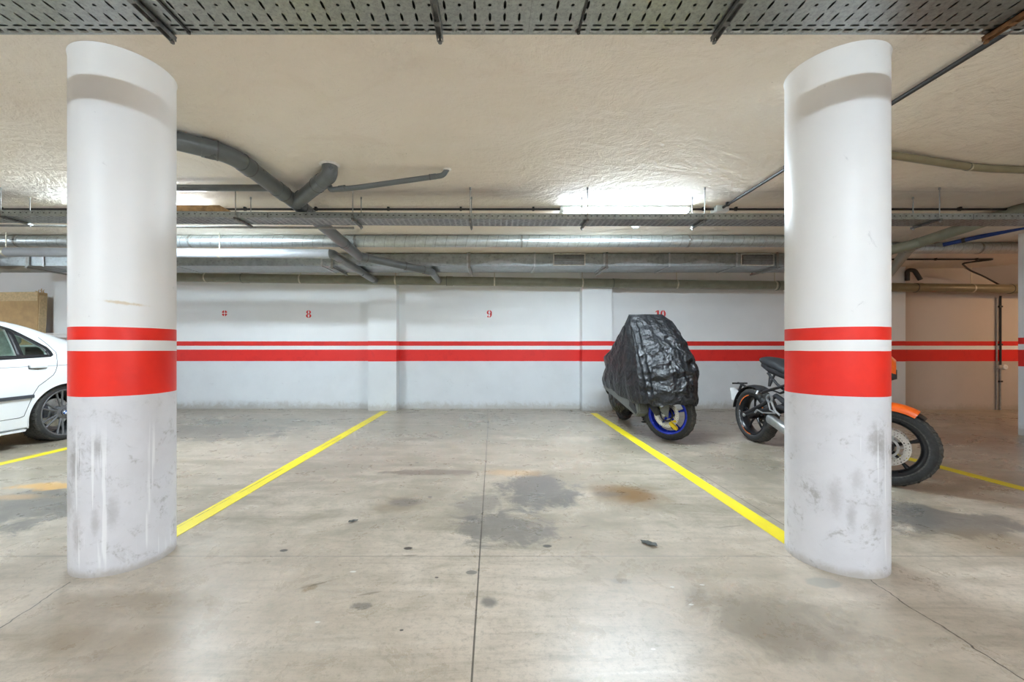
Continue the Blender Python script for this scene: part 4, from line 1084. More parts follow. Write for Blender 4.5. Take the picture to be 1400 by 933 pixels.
    # turned-in hem
    prev = rings[0]; base = sum((v.co for v in rings[0]), Vector()) / na
    rg = [bm.verts.new(v.co + (base - v.co).normalized() * .012 + Vector((0, 0, .03))) for v in prev]
    for j in range(na): bm.faces.new((prev[j], rg[j], rg[(j + 1) % na], prev[(j + 1) % na]))
    o = obj('motorcycle_cover', bm, MT['cover'], None, 60, recalc=True); recenter(o, W(.6, 0, .41))
    root = thing('motorcycle_cover', 'crumpled black nylon cover draped over the motorcycle with the blue front rim', 'cover', W(.6, 0, .41))
    o.name = 'cover_sheet'; o.parent = root; o.location = (0, 0, 0)
    obj('gathered_tail', gathered(), MT['cover'], root, 60)
    bm = new_bm(); c = at(849.5, 462.5, 5.56); box(bm, -.012, .012, -.006, .006, -.03, .03, .004, 0, Matrix.Translation(c) @ Matrix.Rotation(R(15), 4, 'Y')); o = obj('cord_tag', bm, MT['brass'], root); o['label'] = 'small orange cord tag'

def orange_bike():
    O = Vector((3.0, 4.75, 0)); f = Vector((.035, -.999, 0)).normalized(); rt = Vector((f.y, -f.x, 0))    # rt: picture-left side
    MK = frame_matrix(O, f, rt)
    def K(u, v, z): return O + f * u + rt * v + Vector((0, 0, z))
    t = thing('motorcycle', 'orange and black motorcycle without fairing, half hidden behind a column', 'motorcycle', K(.75, 0, 0))
    MR = frame_matrix(K(0, 0, .305), rt, f)
    wr = moto_wheel(t, MR, .305, .152, .222, MT['black_rim'], 5, .11, -1, tape=[(100, 158), (222, 268), (10, 40)], dmat='dark_steel', cmat='black_rim')
    letters(wr, MR, 'Continental', .198, .033, .152 * .402 + .006, 172, 232)
    ps = R(45); fw, n = Vector((math.sin(ps), -math.cos(ps), 0)), Vector((-math.cos(ps), -math.sin(ps), 0))
    FC = Vector((3.052, 3.235, .302)); MF = frame_matrix(FC, n, fw)
    moto_wheel(t, MF, .302, .115, .222, MT['black_rim'], 5, .140, 2)
    axle_nut(t, MR, .135); axle_nut(t, MF, .09)
    # fork, calipers, mudguard
    for s in (1, -1):
        bm = new_bm(); a = FC + n * s * .095; b = a - fw * .33 + Vector((0, 0, .72)); tube(bm, [a - Vector((0, 0, .03)), a + (b - a) * .38, a + (b - a) * .40, b], .026, 12, rads=[.026, .024, .028, .028]); obj('fork_leg', bm, MT['black_plastic'], t, 40)
        bm = new_bm(); q = a - fw * .105 + Vector((0, 0, .075)); loft(bm, [(-.065, 0, 0, .02, .02, 3), (-.03, 0, 0, .034, .034, 3), (.03, 0, 0, .034, .034, 3), (.065, 0, 0, .02, .02, 3)], 12, frame_matrix(q, (fw * -.4 + Vector((0, 0, .9))).normalized(), n, (fw * .9 + Vector((0, 0, .4))).normalized())); obj('brake_caliper', bm, MT['alu'], t, 40)
    bm = new_bm(); lathe(bm, [(.282, -.070), (.312, -.069), (.330, -.055), (.340, -.02), (.342, 0), (.340, .02), (.330, .055), (.312, .069), (.282, .070), (.282, .067), (.309, .066), (.334, .0), (.309, -.066), (.282, -.067)], MF, 28, closed=True, a0=R(57), a1=R(165)); mg = obj('mudguard', bm, MT['orange'], t, 40)
    bm = new_bm(); lathe(bm, [(.309, -.050), (.326, -.015), (.326, .015), (.309, .050), (.305, .048), (.320, 0), (.305, -.048)], MF, 10, closed=True, a0=R(47), a1=R(62)); o = obj('mudguard_lip', bm, MT['black_plastic'], mg, 40)
    # headlight mask and instruments turn with the fork
    HP = FC - fw * .175 + Vector((0, 0, .655)); MH = frame_matrix(HP, fw, n)
    bm = new_bm(); loft(bm, [(.02, 0, .05, .10, .07, 3), (.10, 0, .02, .135, .10, 3), (.18, 0, -.02, .120, .09, 3), (.23, 0, -.05, .07, .06, 3)], 20, MH); hl = obj('headlight_cowl', bm, MT['orange'], t, 40)
    bm = new_bm(); loft(bm, [(.13, 0, -.07, .110, .07, 3), (.20, 0, -.09, .09, .06, 3), (.235, 0, -.10, .05, .035, 3)], 16, MH); obj('headlight_lens', bm, MT['black_plastic'], hl, 40)
    bm = new_bm(); H = HP - fw * .13 + Vector((0, 0, .12)); tube(bm, fillet([H + n * .37 - fw * .07 + Vector((0, 0, .02)), H + n * .2 + Vector((0, 0, .05)), H + n * .06, H - n * .06, H - n * .2 + Vector((0, 0, .05)), H - n * .37 - fw * .07 + Vector((0, 0, .02))], .06), .013, 10); hb = obj('handlebar', bm, MT['black_plastic'], t, 40)
    for s in (1, -1):
        bm = new_bm(); e = H + n * s * .37 - fw * .07 + Vector((0, 0, .02)); tube(bm, [e - n * s * .12 + fw * .045 + Vector((0, 0, .018)), e], .018, 10); obj('grip', bm, MT['rubber'], hb, 40)
    # seat, tail, tank
    bm = new_bm(); loft(bm, [(.125, 0, .938, .03, .008, 2.5), (.15, 0, .935, .07, .028, 2.5), (.20, 0, .927, .095, .045, 2.5), (.32, 0, .905, .115, .055, 2.5), (.46, 0, .875, .125, .055, 2.5), (.52, 0, .845, .125, .05, 2.5), (.66, 0, .815, .13, .045, 2.5), (.80, 0, .83, .09, .04, 2.5)], 20, MK); obj('seat', bm, MT['seat'], t, 50)
    bm = new_bm(); loft(bm, [(.13, 0, .915, .03, .012, 2.5), (.20, 0, .880, .085, .035, 2.5), (.32, 0, .835, .10, .05, 2.5), (.50, 0, .805, .11, .06, 2.5), (.70, 0, .755, .12, .05, 2.5), (.82, 0, .75, .10, .05, 2.5)], 18, MK); obj('tail_cowl', bm, MT['black_plastic'], t, 45)
    bm = new_bm(); loft(bm, [(.76, 0, .85, .09, .05, 2.6), (.84, 0, .90, .13, .09, 2.6), (.98, 0, .94, .16, .11, 2.6), (1.14, 0, .93, .17, .11, 2.6), (1.25, 0, .90, .10, .07, 2.6)], 20, MK); obj('fuel_tank', bm, MT['orange'], t, 45)
    for s in (1, -1):
        bm = new_bm(); prism(bm, [(.98, .86), (1.18, .92), (1.33, .84), (1.27, .68), (1.12, .62)], lambda u, z: K(u, s * .15, z), lambda u, z: K(u, s * .19, z)); bmesh.ops.bevel(bm, geom=bm.edges[:], offset=.012, segments=2, affect='EDGES'); obj('tank_shroud', bm, MT['orange'], t, 35)
        # subframe struts
        bm = new_bm(); tube(bm, [K(.31, s * .085, .80), K(.47, s * .10, .69), K(.66, s * .10, .60)], .013, 10); tube(bm, [K(.42, s * .088, .80), K(.37, s * .11, .665)], .011, 10); tube(bm, [K(.35, s * .09, .79), K(.36, s * .11, .66)], .010, 8); obj('subframe', bm, MT['black_plastic'], t, 40)
        bm = new_bm(); tube(bm, [K(.66, s * .10, .60), K(.85, s * .11, .72), K(1.22, s * .06, .88)], .016, 10); tube(bm, [K(.70, s * .10, .45), K(.85, s * .11, .72)], .016, 10); tube(bm, [K(1.0, s * .12, .45), K(1.22, s * .06, .86)], .016, 10); obj('frame', bm, MT['dark_steel'], t, 40)
        # swingarm
        bm = new_bm(); tube(bm, [K(-.03, s * .125, .315), K(.06, s * .125, .345), K(.28, s * .12, .46), K(.47, s * .11, .575), K(.62, s * .10, .50)], .022, 10, rads=[.022, .024, .020, .024, .03]); tube(bm, [K(.04, s * .125, .31), K(.30, s * .12, .40), K(.52, s * .11, .465), K(.64, s * .10, .45)], .02, 10, rads=[.022, .024, .026, .03]); obj('swingarm', bm, MT['black_plastic'], t, 40)
        # rear mudguard bracket
        bm = new_bm(); tube(bm, [K(.24, s * .10, .575), K(.30, s * .115, .60), K(.62, s * .12, .695)], .020, 8, rads=[.016, .022, .020], flat=.7); tube(bm, [K(.24, s * .10, .575), K(.14, s * .085, .60)], .010, 8); obj('mudguard_stay', bm, MT['black_plastic'], t, 40)
        # foot pegs and their silver plates
        bm = new_bm(); lathe(bm, [(.042, .0), (.045, .006), (.045, .014), (.042, .02), (.030, .02), (.027, .014), (.027, .006), (.030, 0)], frame_matrix(K(.46, s * .165, .545), rt * s, f), 24, closed=True)
        tube(bm, [K(.49, s * .175, .515), K(.54, s * .175, .43), K(.60, s * .165, .39)], .011, 8); tube(bm, [K(.44, s * .175, .51), K(.47, s * .175, .43), K(.56, s * .17, .41)], .008, 8); tube(bm, [K(.29, s * .19, .405), K(.38, s * .19, .385), K(.56, s * .185, .41)], .008, 8); tube(bm, [K(.29, s * .19, .405), K(.27, s * .20, .37)], .010, 8); obj('footrest', bm, MT['alu'], t, 40)
    bm = new_bm(); tube(bm, [K(.19, .11, .60), K(.185, .125, .56)], .009, 8); o = obj('reflector', bm, MT['white_plastic'], t, 40)
    bm = new_bm(); lathe(bm, [(.322, -.075), (.336, -.05), (.342, 0), (.336, .05), (.322, .075), (.318, .072), (.335, 0), (.318, -.072)], MR, 24, closed=True, a0=R(62), a1=R(172)); mg = obj('mudguard', bm, MT['black_plastic'], t, 40)
    bm = new_bm(); tube(bm, [K(-.335, 0, .648), K(-.26, 0, .630), K(-.15, 0, .60)], .016, 8, rads=[.010, .020, .016], flat=.6); tube(bm, [K(-.30, -.09, .64), K(-.30, .09, .64)], .010, 8); tube(bm, [K(-.27, 0, .62), K(-.315, 0, .55)], .014, 8); obj('tail_light', bm, MT['black_plastic'], mg, 40)
    bm = new_bm(); b = frame_matrix(K(-.315, 0, .51), (f * .97 + Vector((0, 0, .25))).normalized(), rt, (Vector((0, 0, .97)) - f * .25).normalized()); box(bm, -.003, .001, -.10, .10, -.075, .075, .001, 0, b); obj('licence_plate', bm, MT['white_plastic'], mg)
    # engine, radiator, exhaust, shock
    bm = new_bm(); loft(bm, [(.58, 0, .40, .11, .10, 3), (.66, 0, .40, .16, .15, 3), (.86, 0, .40, .17, .16, 3), (1.0, 0, .38, .13, .12, 3)], 18, MK); box(bm, .80, 1.02, -.12, .12, .50, .70, .02, 0, MK); e = obj('engine', bm, MT['black_plastic'], t, 40)
    for s in (1, -1):
        bm = new_bm(); lathe(bm, [(.085, 0), (.085, .02), (.070, .035), (.02, .037)], frame_matrix(K(.82, s * .165, .40), rt * s, f), 24); obj('engine_cover', bm, MT['alu'], e, 40)
    bm = new_bm(); box(bm, 1.08, 1.12, -.15, .15, .42, .72, .01, 0, MK); obj('radiator', bm, MT['dark_steel'], t)
    bm = new_bm(); tube(bm, fillet([K(1.0, .06, .58), K(1.10, .07, .42), K(.98, .09, .22), K(.74, .12, .22), K(.62, .14, .27)], .1), .024, 12); obj('exhaust_pipe', bm, MT['dark_steel'], t, 40)
    bm = new_bm(); loft(bm, [(-.16, 0, 0, .028, .032, 3), (-.13, 0, 0, .042, .046, 3), (.10, 0, 0, .042, .044, 3), (.16, 0, 0, .030, .030, 3)], 16, frame_matrix(K(.585, .165, .295), (f * .95 - Vector((0, 0, .31))).normalized(), rt, (Vector((0, 0, .95)) + f * .31).normalized())); ex = obj('silencer', bm, MT['alu'], t, 45)
    bm = new_bm(); loft(bm, [(-.17, 0, 0, .020, .022, 3), (-.160, 0, 0, .030, .034, 3)], 14, frame_matrix(K(.585, .165, .295), (f * .95 - Vector((0, 0, .31))).normalized(), rt, (Vector((0, 0, .95)) + f * .31).normalized())); obj('silencer_tip', bm, MT['black_plastic'], ex, 45)
    bm = new_bm()
    pts = [K(.52 + .10 * k / 60 + .0, math.cos(k * .9) * .034, .50 + .20 * k / 60) + f * math.sin(k * .9) * .034 for k in range(61)]
    tube(bm, pts, .006, 6); tube(bm, [K(.52, 0, .47), K(.63, 0, .74)], .016, 10); obj('shock_absorber', bm, MT['orange'], t, 40)
    # side stand so that it stands
    bm = new_bm(); tube(bm, [K(.70, -.13, .30), K(.62, -.27, .015)], .013, 8); box(bm, -.03, .03, -.03, .03, 0, .012, .003, 0, Matrix.Translation(K(.62, -.27, .0))); obj('stand', bm, MT['black_plastic'], t, 40)

def letters(parent, M, text, rad, size, h, a0, a1):
    """small raised lettering round a wheel rim, reading along the arc"""
    cu = bpy.data.curves.new('mark', 'FONT'); cu.body = text; cu.size = size; cu.extrude = .0004
    tmp = bpy.data.objects.new('mark_tmp', cu); COL.objects.link(tmp); bpy.context.view_layer.update()
    me = bpy.data.meshes.new_from_object(tmp.evaluated_get(bpy.context.evaluated_depsgraph_get()))
    xs = [v.co.x for v in me.vertices]; x0, x1 = min(xs), max(xs)
    for v in me.vertices:
        a = R(a0 + (a1 - a0) * (v.co.x - x0) / (x1 - x0)); r = rad - v.co.y + size * .35
        v.co = M @ Vector((h + v.co.z, math.cos(a) * r, math.sin(a) * r))
    bpy.data.objects.remove(tmp); bpy.data.curves.remove(cu)
    me.materials.append(MT['white_mark']); me.name = 'rim_lettering'
    o = bpy.data.objects.new('rim_lettering', me); COL.objects.link(o); o.parent = parent
    root, off = parent, Vector()
    while root is not None: off += root.location; root = root.parent
    o.location = -off
    o['label'] = 'white lettering on the rim'
# ---------------------------------------------------------------- the white car
def car():
    CX, RY = -5.795, 4.85
    MC = frame_matrix((CX, RY, 0), (0, -1, 0), (1, 0, 0))        # u: towards the nose (and the viewer), v: towards the viewer's right
    def C(u, v, z): return Vector((CX + v, RY - u, z))
    t = thing('car', 'white four-door saloon car with dark grey multi-spoke wheels', 'car', (CX, RY - 1.2, 0))
    def L(tab, u):
        if u <= tab[0][0]: return tab[0][1]
        for (a, p), (b, q) in zip(tab, tab[1:]):
            if u <= b:
                k = (u - a) / (b - a); return p + (q - p) * k
        return tab[-1][1]
    def smooth(tab, u, w=.05): return (L(tab, u - w) + 2 * L(tab, u) + L(tab, u + w)) / 4
    WM = [(-1.02, .70), (-.96, .79), (-.8, .845), (-.3, .868), (.6, .868), (1.6, .868), (2.7, .86), (3.15, .80), (3.35, .70), (3.45, .60)]
    ZB = [(-1.02, .78), (-.96, .90), (-.85, .965), (-.4, .985), (0, .985), (.64, .952), (2.0, .925), (2.6, .86), (3.2, .74), (3.45, .58)]
    ZT = [(-1.02, .80), (-.98, .97), (-.9, 1.045), (-.62, 1.062), (-.42, 1.085), (-.31, 1.13), (-.13, 1.21), (.02, 1.268), (.17, 1.325), (.35, 1.368), (.55, 1.388), (.9, 1.40), (1.2, 1.395), (1.42, 1.37), (1.6, 1.285), (1.9, 1.11), (2.1, 1.0), (2.25, .965), (2.7, .92), (3.2, .80), (3.38, .71), (3.45, .60)]
    WR = [(-1.0, .74), (-.5, .72), (-.35, .66), (-.1, .60), (.3, .575), (1.3, .58), (1.6, .62), (2.1, .72), (2.4, .76), (3.45, .52)]
    def section(u):
        wm, zb, zt, wr = smooth(WM, u), smooth(ZB, u), smooth(ZT, u, .06), smooth(WR, u); h = max(.012, zt - zb)
        wb = wm * .955; lo = .205
        P = [(wm * .93, lo), (wm * .975, lo + .02), (wm * .985, lo + .12), (wm * .992, .42), (wm, .56), (wm * .998, .68), (wm * .992, max(.69, zb - .13)), (wm * .980, zb - .05), (wb, zb)]
        for f, g in ((.25, .26), (.5, .52), (.75, .75), (.93, .88)): P.append((wb + (wr - wb) * f, zb + h * g))
        P += [(wr * .955, zb + h * .935), (wr * .86, zb + h * .97), (wr * .6, zb + h * .99), (wr * .3, zb + h * .998), (0, zb + h)]
        return P
    def side_v(u, z):
        P = section(u)
        for (v0, z0), (v1, z1) in zip(P, P[1:]):
            if z0 <= z <= z1 and z1 > z0: return v0 + (v1 - v0) * (z - z0) / (z1 - z0)
        return P[-6][0]
    # shell
    us = [-1.02 + 4.47 * k / 110 for k in range(111)]; bm = new_bm(); rings = []
    for u in us:
        P = section(u); full = [(v, z) for v, z in P] + [(-v, z) for v, z in P[-2::-1]]
        rings.append([bm.verts.new(C(u, v, z)) for v, z in full])
    for A, B in zip(rings, rings[1:]):
        for k in range(len(A) - 1): bm.faces.new((A[k], A[k + 1], B[k + 1], B[k]))
    bm.faces.new(rings[0]); bm.faces.new(rings[-1][::-1])
    body = obj('body', bm, MT['car_white'], None)
    so = body.modifiers.new('thick', 'SOLIDIFY'); so.thickness = .022; so.offset = -1
    # cutters: side windows and wheel arches
    QG = [(.435, .985), (.405, 1.222), (.34, 1.180), (.27, 1.122), (.205, 1.062), (.19, 1.02), (.20, .99)]
    DG = [(.495, .978), (.455, 1.262), (.60, 1.312), (.95, 1.325), (1.13, 1.325), (1.13, .955)]
    FG = [(1.20, .955), (1.20, 1.325), (1.42, 1.31), (1.62, 1.215), (1.93, 1.02), (1.95, .945)]
    cut = new_bm()
    for s in (1, -1):
        for poly in (QG, DG, FG): prism(cut, poly, lambda u, z: C(u, s * .36, z), lambda u, z: C(u, s * 1.1, z))
        for uc in (0, 2.725):
            el = [(uc + .415 * math.cos(a), .30 + .362 * math.sin(a)) for a in (2 * PI * k / 48 for k in range(48))]
            prism(cut, el, lambda u, z: C(u, s * .50, z), lambda u, z: C(u, s * 1.2, z))
    for a, b2 in ((-.37, .24), (1.50, 2.06)): box(cut, CX - .50, CX + .50, RY - b2, RY - a, .99, 1.8)
    cutter = obj('cutter', cut, MT['car_white'], None)
    bo = body.modifiers.new('cut', 'BOOLEAN'); bo.operation = 'DIFFERENCE'; bo.object = cutter; bo.solver = 'EXACT'
    bpy.context.view_layer.update()
    me = bpy.data.meshes.new_from_object(body.evaluated_get(bpy.context.evaluated_depsgraph_get()))
    body.modifiers.clear(); body.data = me; bpy.data.objects.remove(cutter)
    for p in me.polygons: p.use_smooth = True
    try: me.set_sharp_from_angle(angle=R(32))
    except Exception: pass
    body.parent = t; body.location = -t.location
    def sheet(bm, lo, hi, s, off, n=1):
        """strip between two side-view polylines, laid on the body side"""
        rows = []
        for (a, b) in zip(lo, hi):
            rows.append([bm.verts.new(C(a[0] + (b[0] - a[0]) * k / n, s * (side_v(a[0] + (b[0] - a[0]) * k / n, a[1] + (b[1] - a[1]) * k / n) + off), a[1] + (b[1] - a[1]) * k / n)) for k in range(n + 1)])
        for A, B in zip(rows, rows[1:]):
            for k in range(n): bm.faces.new((A[k], A[k + 1], B[k + 1], B[k]))
    def path(pts, m=6):
        out = []
        for a, b in zip(pts, pts[1:]):
            for k in range(m): out.append((a[0] + (b[0] - a[0]) * k / m, a[1] + (b[1] - a[1]) * k / m))
        return out + [pts[-1]]
    top = [(.135, 1.03), (.150, 1.075), (.185, 1.105), (.26, 1.165), (.34, 1.228), (.40, 1.268), (.495, 1.305), (.62, 1.338), (.95, 1.348), (1.20, 1.348), (1.44, 1.335), (1.65, 1.228), (1.97, 1.04)]
    inn = [(.195, 1.02), (.205, 1.062), (.225, 1.082), (.272, 1.122), (.34, 1.180), (.405, 1.222), (.46, 1.262), (.60, 1.310), (.95, 1.323), (1.20, 1.323), (1.42, 1.308), (1.62, 1.212), (1.93, 1.02)]
    for s in (1, -1):
        bm = new_bm(); sheet(bm, path(inn, 3), path(top, 3), s, .004, 3)
        sheet(bm, path([(.198, 1.03), (.195, .99), (.205, .983)], 2), path([(.135, 1.035), (.140, .985), (.175, .968)], 2), s, .004, 2)       # rear corner
        sheet(bm, path([(.17, .968), (.64, .944), (1.2, .934), (1.97, .922)], 4), path([(.17, .995), (.64, .980), (1.2, .968), (1.97, .958)], 4), s, .004)  # lower edge
        sheet(bm, path([(.432, .972), (.402, 1.226)], 6), path([(.497, .968), (.458, 1.266)], 6), s, .004)                                              # divider
        sheet(bm, path([(1.125, .95), (1.125, 1.33)], 6), path([(1.205, .95), (1.205, 1.33)], 6), s, .004)
        o = obj('window_trim', bm, MT['car_trim'], t, 40); m = o.modifiers.new('t', 'SOLIDIFY'); m.thickness = .006; m.offset = 0
        for lo, hi in (([(.19, 1.0), (.20, .985), (.27, .985), (.34, .985), (.435, .982)], [(.195, 1.03), (.21, 1.068), (.272, 1.126), (.34, 1.185), (.406, 1.228)]),
                       ([(.455, .972), (.60, .972), (.80, .965), (.95, .96), (1.14, .955)], [(.452, 1.262), (.60, 1.316), (.80, 1.324), (.95, 1.33), (1.14, 1.33)]),
                       ([(1.19, .95), (1.42, .95), (1.62, .945), (1.96, .94)], [(1.19, 1.33), (1.42, 1.315), (1.62, 1.222), (1.955, 1.02)])):
            bm = new_bm(); sheet(bm, path(lo, 3), path(hi, 3), s, -.011, 8); o = obj('window_glass', bm, MT['glass'], t, 40); m = o.modifiers.new('t', 'SOLIDIFY'); m.thickness = .004; m.offset = 0
        # door gaps
        def gap(pts, r=.0028):
            bm = new_bm(); P = path(pts, 4); tube(bm, [C(u, s * (side_v(u, z) + .0004), z) for u, z in P], r, 6); obj('door_gap', bm, MT['gap'], t, 60)
        gap([(.166, 1.185), (.115, 1.10), (.088, 1.02), (.118, .94), (.13, .857), (.15, .80), (.173, .763), (.25, .706), (.327, .653), (.383, .564), (.42, .459), (.46, .346), (.50, .335), (.672, .332), (1.15, .325), (2.05, .32), (2.15, .50), (2.12, .90)])
        gap([(1.16, .33), (1.17, .93)])
        gap([(-.30, .885), (.13, .868), (.24, .870)], .0018); gap([(.415, .868), (1.15, .852), (2.1, .835)], .0018)
        # rub strip, handles
        bm = new_bm(); lo = path([(.385, .532), (1.15, .522)], 8); hi = path([(.385, .566), (1.15, .556)], 8); sheet(bm, lo, hi, s, .010); sheet(bm, path([(1.165, .522), (2.12, .515)], 8), path([(1.165, .556), (2.12, .548)], 8), s, .010)
        o = obj('rub_strip', bm, MT['strip'], t); m = o.modifiers.new('t', 'SOLIDIFY'); m.thickness = .018; m.offset = 0
        for u0 in (.245, 1.24):
            bm = new_bm(); M = frame_matrix(C(u0 + .085, s * (side_v(u0 + .085, .866) + .012), .866), (0, -1, 0), (s, 0, 0))
            loft(bm, [(-.085, 0, 0, .010, .016, 3), (-.07, 0, .002, .016, .024, 3), (.0, 0, .003, .020, .024, 3), (.07, 0, .002, .016, .022, 3), (.085, 0, 0, .010, .016, 3)], 14, M); h = obj('door_handle', bm, MT['car_white'], t, 45)
            bm = new_bm(); loft(bm, [(-.092, 0, -.004, .004, .022, 3), (.0, 0, -.006, .005, .030, 3), (.092, 0, -.004, .004, .022, 3)], 14, frame_matrix(C(u0 + .085, s * (side_v(u0 + .085, .862) + .0), .862), (0, -1, 0), (s, 0, 0))); obj('handle_recess', bm, MT['gap'], h, 45)
        # arch lip and sill
        for uc in (0, 2.725):
            bm = new_bm(); tube(bm, [C(uc + .418 * math.cos(a), s * (side_v(uc + .418 * math.cos(a), max(.22, .30 + .365 * math.sin(a))) - .004), .30 + .365 * math.sin(a)) for a in (R(-14 + 208 * k / 40) for k in range(41))], .009, 8); obj('arch_lip', bm, MT['car_white'], t, 50)
        bm = new_bm(); prism(bm, [(.43, .205), (2.28, .20), (2.28, .18), (.44, .183)], lambda u, z: C(u, s * .74, z), lambda u, z: C(u, s * .85, z)); obj('sill', bm, MT['car_white'], t)
        for uc in (0, 2.725): car_wheel(t, frame_matrix(C(uc, s * .82, .320), (s, 0, 0), (0, -1, 0)), s)
    # wells, floor pan, seats
    for uc in (0, 2.725):
        bm = new_bm()
        for s in (1, -1):
            lathe(bm, [(.43, .50 * s), (.43, .80 * s)], frame_matrix(C(uc, 0, .28), (1, 0, 0), (0, -1, 0)), 24, a0=0, a1=PI)
            el = [(uc + .43 * math.cos(a), .28 + .43 * math.sin(a)) for a in (PI * k / 24 for k in range(25))]
            prism(bm, el, lambda u, z: C(u, s * .49, z), lambda u, z: C(u, s * .505, z))
        obj('wheel_well', bm, MT['well'], t)
    bm = new_bm(); box(bm, -.95, 3.2, -.70, .70, .17, .23, .01, 0, MC); box(bm, -.9, .28, -.48, .48, .24, .80, .05, 0, MC); obj('floor_pan', bm, MT['well'], t)
    bm = new_bm()
    box(bm, -.42, .30, -.62, .62, .93, .955, .01, 0, MC); obj('parcel_shelf', bm, MT['strip'], t)
    for (u, vs, hh) in ((.30, (-.36, .36), 1.08), (1.28, (-.37, .37), 1.06)):
        for v in vs:
            bm = new_bm(); loft(bm, [(.30, u + .22, v, .30, .22, 4), (.48, u + .22, v, .30, .24, 4), (.50, u + .05, v, .10, .24, 4), (.8, u - .04, v, .07, .24, 4), (hh, u - .10, v, .05, .20, 3)], 20, MC @ Matrix(((0, 1, 0, 0), (0, 0, 1, 0), (1, 0, 0, 0), (0, 0, 0, 1))))
            st = obj('seat', bm, MT['interior'], t, 45)
            bm = new_bm(); loft(bm, [(hh - .01, u - .10, v, .03, .10, 3), (hh + .05, u - .11, v, .05, .14, 3), (hh + .14, u - .12, v, .05, .13, 3), (hh + .18, u - .12, v, .03, .09, 3)], 18, MC @ Matrix(((0, 1, 0, 0), (0, 0, 1, 0), (1, 0, 0, 0), (0, 0, 0, 1)))); obj('headrest', bm, MT['interior'], st, 45)
    # screens and lamps laid on the shell
    def deck(bm, u0, u1, k, off, nu=10, nv=12, edge=.0):
        rows = []
        for i in range(nu + 1):
            u = u0 + (u1 - u0) * i / nu; P = section(u); wr = smooth(WR, u); rows.append([])
            for j in range(nv + 1):
                v = (j / nv * 2 - 1) * wr * k; zz = None
                Q = P[8:]
                for (v0, z0), (v1, z1) in zip(Q, Q[1:]):
                    if v1 <= abs(v) <= v0: zz = z0 + (z1 - z0) * ((v0 - abs(v)) / max(1e-6, v0 - v1)); break
                rows[-1].append(bm.verts.new(C(u, v, (zz if zz is not None else P[-1][1]) + off)))
        for A, B in zip(rows, rows[1:]):
            for j in range(nv): bm.faces.new((A[j], A[j + 1], B[j + 1], B[j]))
    bm = new_bm(); deck(bm, -.40, .26, .86, .006); obj('rear_screen', bm, MT['glass'], t, 40)
    bm = new_bm(); deck(bm, 1.48, 2.08, .86, .006); obj('windscreen', bm, MT['glass'], t, 40)

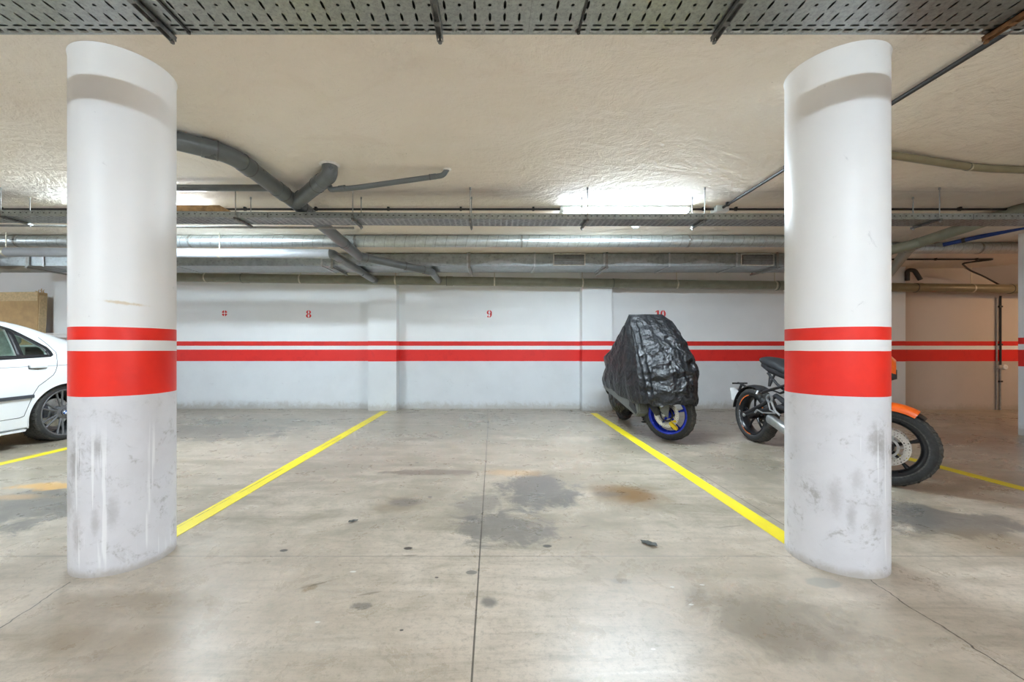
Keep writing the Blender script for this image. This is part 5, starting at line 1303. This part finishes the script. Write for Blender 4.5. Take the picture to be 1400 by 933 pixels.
def car_wheel(t, M, s):
    """M: local x outwards, y forwards"""
    r, rr, w = .320, .262, .225
    bm = new_bm(); n = 72
    prof = [(rr - .004, .000), (rr + .012, .008), (rr + .030, .010), (r - .014, .002), (r - .004, -.014), (r, -.036), (r + .001, -w * .5), (r, -w + .036), (r - .004, -w + .014), (r - .014, -w), (rr + .012, -w - .004), (rr - .004, -w)]
    rings = [[bm.verts.new(M @ Vector((h, math.cos(2 * PI * k / n) * q, math.sin(2 * PI * k / n) * q))) for k in range(n)] for q, h in prof]
    for i, (A, B) in enumerate(zip(rings, rings[1:])):
        for k in range(n): bm.faces.new((A[k], A[(k + 1) % n], B[(k + 1) % n], B[k])).material_index = 1 if 2 < i < 8 else 0
    for h in (-.045, -.085, -.14, -.18): lathe(bm, [(r + .0012, h - .004), (r + .0022, h), (r + .0012, h + .004)], M, 60, mi=2, closed=True)
    for k in range(44):
        a = 2 * PI * k / 44
        for h0, h1, q in ((-.006, -.040, .03), (-.185, -.22, -.03)):
            tube(bm, [M @ Vector((h0, math.cos(a) * (r - .006), math.sin(a) * (r - .006))), M @ Vector(((h0 + h1) / 2, math.cos(a + q) * (r - .001), math.sin(a + q) * (r - .001))), M @ Vector((h1, math.cos(a + 2 * q) * r, math.sin(a + 2 * q) * r))], .003, 5, mi=2)
    bmr = new_bm()
    lathe(bmr, [(rr - .002, -w), (rr + .004, -.004), (rr + .006, .004), (rr - .002, .008), (rr - .012, .002), (rr - .018, -.03), (rr - .022, -w * .5), (rr - .018, -w + .01)], M, 64, closed=True)
    lathe(bmr, [(.075, -.09), (.085, -.045), (.070, -.018), (.040, -.010), (.036, -.014), (.010, -.014)], M, 36)
    for k in range(7):
        a0 = 2 * PI * k / 7 + PI - .02
        for q in (-1, 1):
            pts, rad = [], []
            for f in (0, .25, .5, .75, 1):
                x = .05 + (rr - .012 - .05) * f; an = a0 + q * (.30 - .145 * f ** .6); an = a0 + q * (.055 + .075 * f) * (1 + .9 * (1 - f))
                pts.append(M @ Vector((-.022 - .010 * (1 - f) + .014 * f, math.cos(an) * x, math.sin(an) * x))); rad.append(.0125 - .004 * f + (.004 if f == 1 else 0))
            tube(bmr, pts, .01, 10, rads=rad)
        an = a0 + PI / 7; 
        for x in (.052,): lathe(bmr, [(.0075, -.020), (.0075, -.012), (.004, -.011)], M @ Matrix.Translation((0, math.cos(an) * x, math.sin(an) * x)), 6)
    wh = obj('wheel', bmr, MT['gun_rim'], t, 40); obj('tyre', bm, [MT['rubber'], MT['tread'], MT['pvc_dark']], wh, 40)
    bm = new_bm(); lathe(bm, [(.05, -.135), (.16, -.132), (.16, -.115), (.05, -.112)], M, 36, closed=True); obj('brake_disc', bm, MT['disc'], wh, 40)
    bm = new_bm(); loft(bm, [(-.07, 0, 0, .03, .04, 3), (0, 0, .01, .035, .05, 3), (.07, 0, 0, .03, .04, 3)], 12, M @ Matrix.Translation((-.10, .155, .03)) @ Matrix.Rotation(R(90), 4, 'Y')); obj('brake_caliper', bm, MT['strip'], wh, 40)
    # round badge: dark ring, white and blue quarters
    bm = new_bm(); lathe(bm, [(.034, -.013), (.034, -.004), (.030, -.002), (.022, -.0025)], M, 36); hub = obj('hub_cap', bm, MT['black_plastic'], wh, 40)
    for nm, qs, m in (('badge_white', (0, 2), 'white_mark'), ('badge_blue', (1, 3), 'badge_blue')):
        bm = new_bm()
        for q in qs:
            pts = [(0, 0)] + [(.0215 * math.cos(PI / 2 * q + PI / 2 * k / 8), .0215 * math.sin(PI / 2 * q + PI / 2 * k / 8)) for k in range(9)]
            prism(bm, pts, lambda y, z: M @ Vector((-.002, y, z)), lambda y, z: M @ Vector((-.0008, y, z)))
        o = obj('badge', bm, MT[m], hub); o['label'] = nm.split('_')[1] + ' quarters of the round badge'
    bm = new_bm(); lathe(bm, [(.030, -.0015), (.034, -.002), (.034, -.004), (.030, -.0035)], M, 36, closed=True); o = obj('badge_ring', bm, MT['alu'], hub, 40)
# ---------------------------------------------------------------- build
build_materials()
build_room()
near_tray()
middle_tray()
lamps()
conduits()
spiral_duct()
flat_duct()
pipes()
left_background()
leaves()
covered_bike()
orange_bike()
car()

cam = bpy.data.cameras.new('camera'); co = bpy.data.objects.new('camera', cam); COL.objects.link(co)
cam.sensor_width = 36.0; cam.lens = F / 1400 * 36.0
cam.shift_x = (700 - VX) / 1400; cam.shift_y = (VY - 466.5) / 1400
cam.clip_start = .02; cam.clip_end = 60
co.location = (0, 0, EYE); co.rotation_euler = (R(90), 0, 0)
scene.camera = co

w = bpy.data.worlds.new('world'); scene.world = w; w.use_nodes = True
w.node_tree.nodes['Background'].inputs[0].default_value = (.5, .5, .5, 1); w.node_tree.nodes['Background'].inputs[1].default_value = .0
scene.view_settings.view_transform = 'Standard'; scene.view_settings.look = 'None'
scene.view_settings.gamma = 1.0; scene.view_settings.use_curve_mapping = False
scene.view_settings.exposure = 2.92
cy = scene.cycles
cy.use_denoising = True; cy.max_bounces = 10; cy.diffuse_bounces = 7; cy.glossy_bounces = 4; cy.transparent_max_bounces = 12
cy.sample_clamp_indirect = 8.0
cy.use_adaptive_sampling = True; cy.adaptive_threshold = .015
